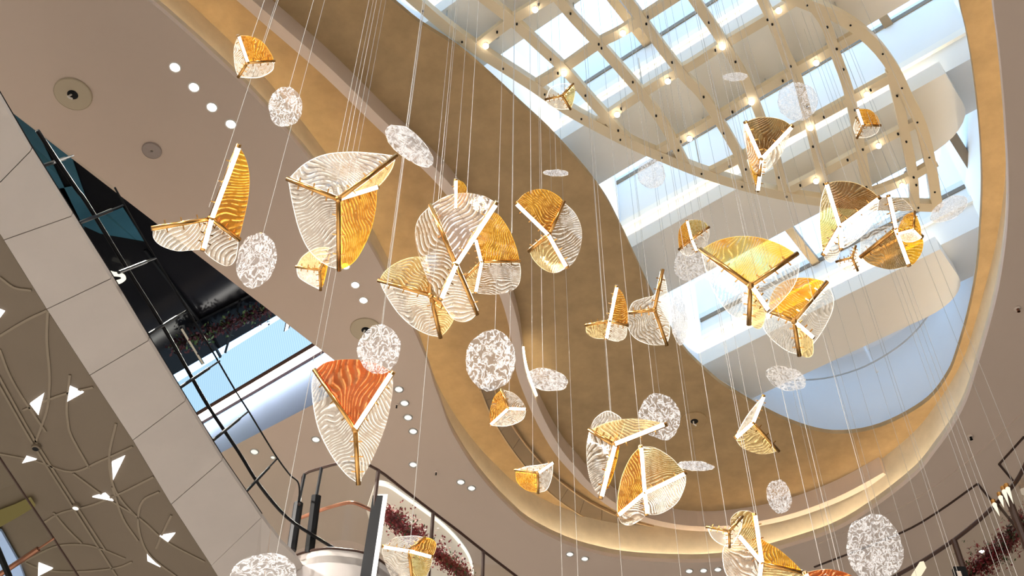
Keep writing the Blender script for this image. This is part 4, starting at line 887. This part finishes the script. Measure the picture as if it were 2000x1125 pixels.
 ('small folded golden pendant on the brown ceiling below the skylight end', 10.6, (1470, 825), [(1491, 773, 'L'), (1436, 855, 'L'), (1520, 880, 'B')], [(0, 1, 'lit', [(1462, 808), (1444, 838)]), (1, 2, 'gold_', [(1448, 873), (1475, 885), (1500, 886)])], [(1466, 820)]),
 ('large gold and amber pendant cut by the bottom edge', 8.6, (1487, 1100), [(1473, 1004, 'L'), (1570, 1119, 'B'), (1441, 1046, 'L'), (1480, 1165, 'L')], [(0, 2, 'olive', [(1462, 998), (1443, 999), (1428, 1012), (1428, 1030)]), (0, 1, 'amber', [(1482, 1047), (1520, 1072), (1550, 1098)]), (2, 3, 'clear', [(1416, 1065), (1412, 1095), (1425, 1130)]), (1, 3, 'gold_', [(1560, 1145), (1520, 1165)])], [(1474, 1004), (1494, 1090)]),
 ('small clear fish shaped pendant in front of the gold pendant at the bottom', 8.0, (1424, 1038), [(1381, 1029, 'B'), (1450, 1009, 'B'), (1425, 1068, 'B')], [(0, 2, 'clear', [(1391, 1050), (1408, 1063)]), (1, 2, 'lit', [(1447, 1032), (1434, 1058)])], [(1422, 1036)]),
 ('dark orange pendant mostly below the bottom edge', 8.2, (1600, 1195), [(1572, 1119, 'L'), (1692, 1150, 'B')], [(0, 1, 'orange', [(1600, 1113), (1630, 1113), (1662, 1124)])], [(1606, 1113), (1640, 1115)]),
 ('pendant with long white bar in front of the red flowers', 8.0, (799, 1075), [(748, 1067, 'L'), (844, 1087, 'L'), (829, 1050, 'B'), (806, 1140, 'B')], [(0, 2, 'clear', [(770, 1051), (795, 1047), (815, 1047)]), (2, 1, 'amber', [(843, 1053), (852, 1063), (849, 1078)]), (0, 3, 'clear', [(747, 1083), (757, 1112), (775, 1137)]), (1, 3, 'olive', [(843, 1100), (836, 1120), (823, 1138)])], [(800, 1074)]),
]
for a in PN: pendant(*a)

# ------------------------------------------------------------------ crinkled glass discs
def pebble(label, x, y, w, h, rot, r, tilt=0, fine=False, flat=False, sag=0.0):
    """a kiln-formed disc of crinkled glass; w, h picture size of its long and short way, rot degrees of the long way"""
    c_ = at_r(x, y, r); root = tag(bpy.data.objects.new('crinkled_glass_disc', None), label, 'glass disc', 'crinkled clear glass discs'); C.objects.link(root); root.location = c_
    A = w / 2 * r / FPX; B = h / 2 * r / FPX; full = max(A, B) * (.92 if A > B else .95)
    vd = (c_ - EYE).normalized(); rx = (RT - vd * RT.dot(vd)).normalized(); ry = rx.cross(vd) * 1.0
    ry = -ry if ry.dot(UP) < 0 else ry
    an = math.radians(rot); ax = rx * math.cos(an) - ry * math.sin(an); ay = rx * math.sin(an) + ry * math.cos(an)
    if B < A * .8:      # seen at a slant: a rounder disc leaning away
        rb = max(B, A * .62); cs = min(1, B / rb); byv = ay * cs + vd * math.sqrt(max(0, 1 - cs * cs))
    elif A < B * .8:
        ra = max(A, B * .62); cs = min(1, A / ra); axn = ax * cs + vd * math.sqrt(max(0, 1 - cs * cs)); ax = axn; A = ra; rb = B; byv = ay
    else: rb = B; byv = ay
    nz = ax.cross(byv).normalized(); seed = Vector((random.uniform(0, 50), random.uniform(0, 50), 0))
    K, RN = 40, 9; vs = []; uvs = []; sc = max(A, rb); th = sc * .09
    for sgn in (1, -1):
        vs.append(c_ + nz * th * sgn * .5); uvs.append((seed.x, seed.y))
        for i in range(1, RN + 1):
            t = i / RN
            for k in range(K):
                a = 2 * math.pi * k / K; wob = 1 + .11 * noise.noise(Vector((math.cos(a) * 1.2, math.sin(a) * 1.2, seed.x))) + .06 * noise.noise(Vector((math.cos(a) * 4, math.sin(a) * 4, seed.y)))
                u, v_ = math.cos(a) * t * wob, math.sin(a) * t * wob
                rel = .05 * noise.noise(Vector((u * 2.5, v_ * 2.5, seed.x + sgn * .3))) + .035 * noise.noise(Vector((u * 7, v_ * 7, seed.y + sgn)))
                zz_ = rel * sc * (1.6 if t < .99 else .6) + sgn * th * .5 * math.sqrt(max(0.02, 1 - t ** 6)) - sag * sc * (u * u + v_ * v_)
                vs.append(c_ + ax * A * u + byv * rb * v_ + nz * zz_); uvs.append((u + seed.x, v_ + seed.y))
    fs = []; H_ = 1 + RN * K
    for s_ in (0, 1):
        o_ = s_ * H_
        for k in range(K): fs.append((o_, o_ + 1 + k, o_ + 1 + (k + 1) % K) if not s_ else (o_, o_ + 1 + (k + 1) % K, o_ + 1 + k))
        for i in range(RN - 1):
            for k in range(K):
                a = o_ + 1 + i * K; q = (a + k, a + K + k, a + K + (k + 1) % K, a + (k + 1) % K); fs.append(q if not s_ else q[::-1])
    e = 1 + (RN - 1) * K
    rimf = len(fs)
    for k in range(K): fs.append((e + k, H_ + e + k, H_ + e + (k + 1) % K, e + (k + 1) % K))
    fm = [0] * rimf + [1] * K
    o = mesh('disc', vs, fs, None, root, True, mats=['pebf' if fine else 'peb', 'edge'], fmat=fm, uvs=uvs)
    topv = max(vs, key=lambda p: p.z)
    cable(root, topv)
    return root
for a in [
 ('round crinkled glass disc at the upper left beside the small amber pendant', 558, 209, 64, 74, 12, 8.4),
 ('long slanting crinkled glass disc on the pale drop box, upper left of centre', 799, 284, 112, 50, 40, 8.8),
 ('oval crinkled glass disc beside the tall amber winged pendant, by the dark void', 501, 507, 72, 108, 14, 8.6),
 ('round crinkled glass disc overlapping the deep orange petal', 740, 683, 82, 96, 0, 8.4),
 ('large oval crinkled glass disc in the middle above the small smoky pendant', 959, 703, 98, 120, 0, 9.0),
 ('crinkled glass disc lying at a slant, right of the large middle one', 1069, 741, 84, 42, 12, 9.6),
 ('thin edge-on glass disc on the brown ceiling, above right of the centre', 1086, 338, 50, 13, 2, 11.5),
 ('round finely crinkled glass disc at the lower lattice rim, left', 1271, 340, 54, 58, 0, 11.6, 0, True),
 ('thin edge-on glass disc among the lattice bars', 1436, 150, 46, 16, -3, 12.5, 0, True),
 ('round finely crinkled glass disc hanging among the lattice bars', 1557, 197, 74, 72, 0, 11.8, 0, True),
 ('narrow upright crinkled glass disc beside the tall clear pendant', 1327, 625, 30, 98, -4, 10.6),
 ('round crinkled glass disc half behind the small round quartered pendant', 1349, 516, 64, 70, 0, 12.4, 0, True),
 ('slanting crinkled glass disc against the white shaft wall, far right', 1853, 408, 72, 36, -34, 11.6, 0, True),
 ('slanting crinkled glass disc on the pale blue skylight end wall', 1535, 738, 76, 44, 16, 10.2),
 ('crinkled glass disc behind the winged golden pendant', 1290, 814, 74, 94, -22, 10.8),
 ('thin curled edge-on glass disc right of the dark amber pendant', 1358, 910, 70, 18, 4, 10.6),
 ('small oval crinkled glass disc low on the brown ceiling near the drop box', 1521, 970, 46, 64, -8, 9.8, 0, True),
 ('large oval finely crinkled glass disc at the lower right', 1707, 1069, 98, 118, 0, 8.6, 0, True),
 ('crinkled glass mound at the bottom edge, lower left of centre', 514, 1122, 120, 76, -8, 7.6),
]: pebble(*a)
# cables that run on down to pendants below the picture
NTH = ORD + ['ninth', 'tenth', 'eleventh', 'twelfth', 'thirteenth', 'fourteenth', 'fifteenth', 'sixteenth', 'seventeenth', 'eighteenth', 'nineteenth', 'twentieth']
CL = []
for x, y, d in [(1866, 1125, 10.6), (1873, 1125, 10.4), (1950, 1125, 10.0), (1962, 1125, 9.7), (1985, 1120, 9.2), (1740, 1125, 11.2), (1752, 1125, 11.0), (1627, 1100, 11.4), (1650, 1125, 11.1), (1930, 1000, 10.6), (1990, 900, 10.4), (1945, 860, 11.4), (1330, 1125, 10.9), (1215, 1125, 9.8), (1098, 1125, 9.4), (1790, 1125, 11.5), (1836, 1125, 11.3), (1120, 900, 9.9), (1390, 1125, 11.4)]:
    v = ray(x, y); q = EYE + v * (d / math.hypot(v.x, v.y))
    lo_, hi_ = 2.0, q.z           # where this upright meets the lower edge of the picture
    for _ in range(40):
        mid = (lo_ + hi_) / 2; w = Vector((q.x, q.y, mid)) - EYE
        yy = 562.5 - FPX * w.dot(UP) / w.dot(FW)
        if yy > 1125: lo_ = mid
        else: hi_ = mid
    w = Vector((q.x, q.y, lo_)) - EYE
    CL.append((1000 + FPX * w.dot(RT) / w.dot(FW), q))
CL.sort(key=lambda z: z[0])
for k, (_, q) in enumerate(CL):
    low = Vector((q.x, q.y, 4.0)); mb = MB(); mb.tube([low, Vector((q.x, q.y, top_of(q)))], CW, 5)
    tag(mb.build('suspension_cable', 'cable'), 'bare thin steel cable running out of the bottom edge, %s from the left' % NTH[k], 'cable', 'cables running on below the picture')

# ------------------------------------------------------------------ daylight portals in the roof glass and added unseen fill spots
for i in range(6):
    lo = BN[i][0] - .30; hi = (BN[i + 1][1] + .10) if i < 5 else BN[i][0] + gap - w_
    la = bpy.data.lights.new('roof_portal', 'AREA'); la.shape = 'RECTANGLE'; la.size = 20; la.size_y = hi - lo; la.cycles.is_portal = True
    o = bpy.data.objects.new('roof_portal', la); C.objects.link(o)
    o.matrix_world = Matrix.Translation(bn * (lo + hi) / 2 + zc(GH[i] + .1)) @ Matrix((beam_dir, Vector((0, 0, 1)).cross(beam_dir), Vector((0, 0, 1)))).transposed().to_4x4()
for x, y, e_, tx, ty in [(-10.5, 2, 4200, -3, 9), (-11.5, 8.5, 16500, -3.0, 13), (-9, -5, 5600, -4, 4), (0, -12, 9500, 0, 8)]:
    la = bpy.data.lights.new('fill_spot', 'SPOT'); la.energy = e_; la.color = (1, .94, .86); la.spot_size = 1.5; la.spot_blend = .8; la.shadow_soft_size = .4
    o = bpy.data.objects.new('fill_spot', la); C.objects.link(o); o.location = (x, y, H1 + EYE.z - .3)
    d = (Vector((tx, ty, 0)) - o.location).normalized(); o.rotation_euler = d.to_track_quat('-Z', 'Y').to_euler()
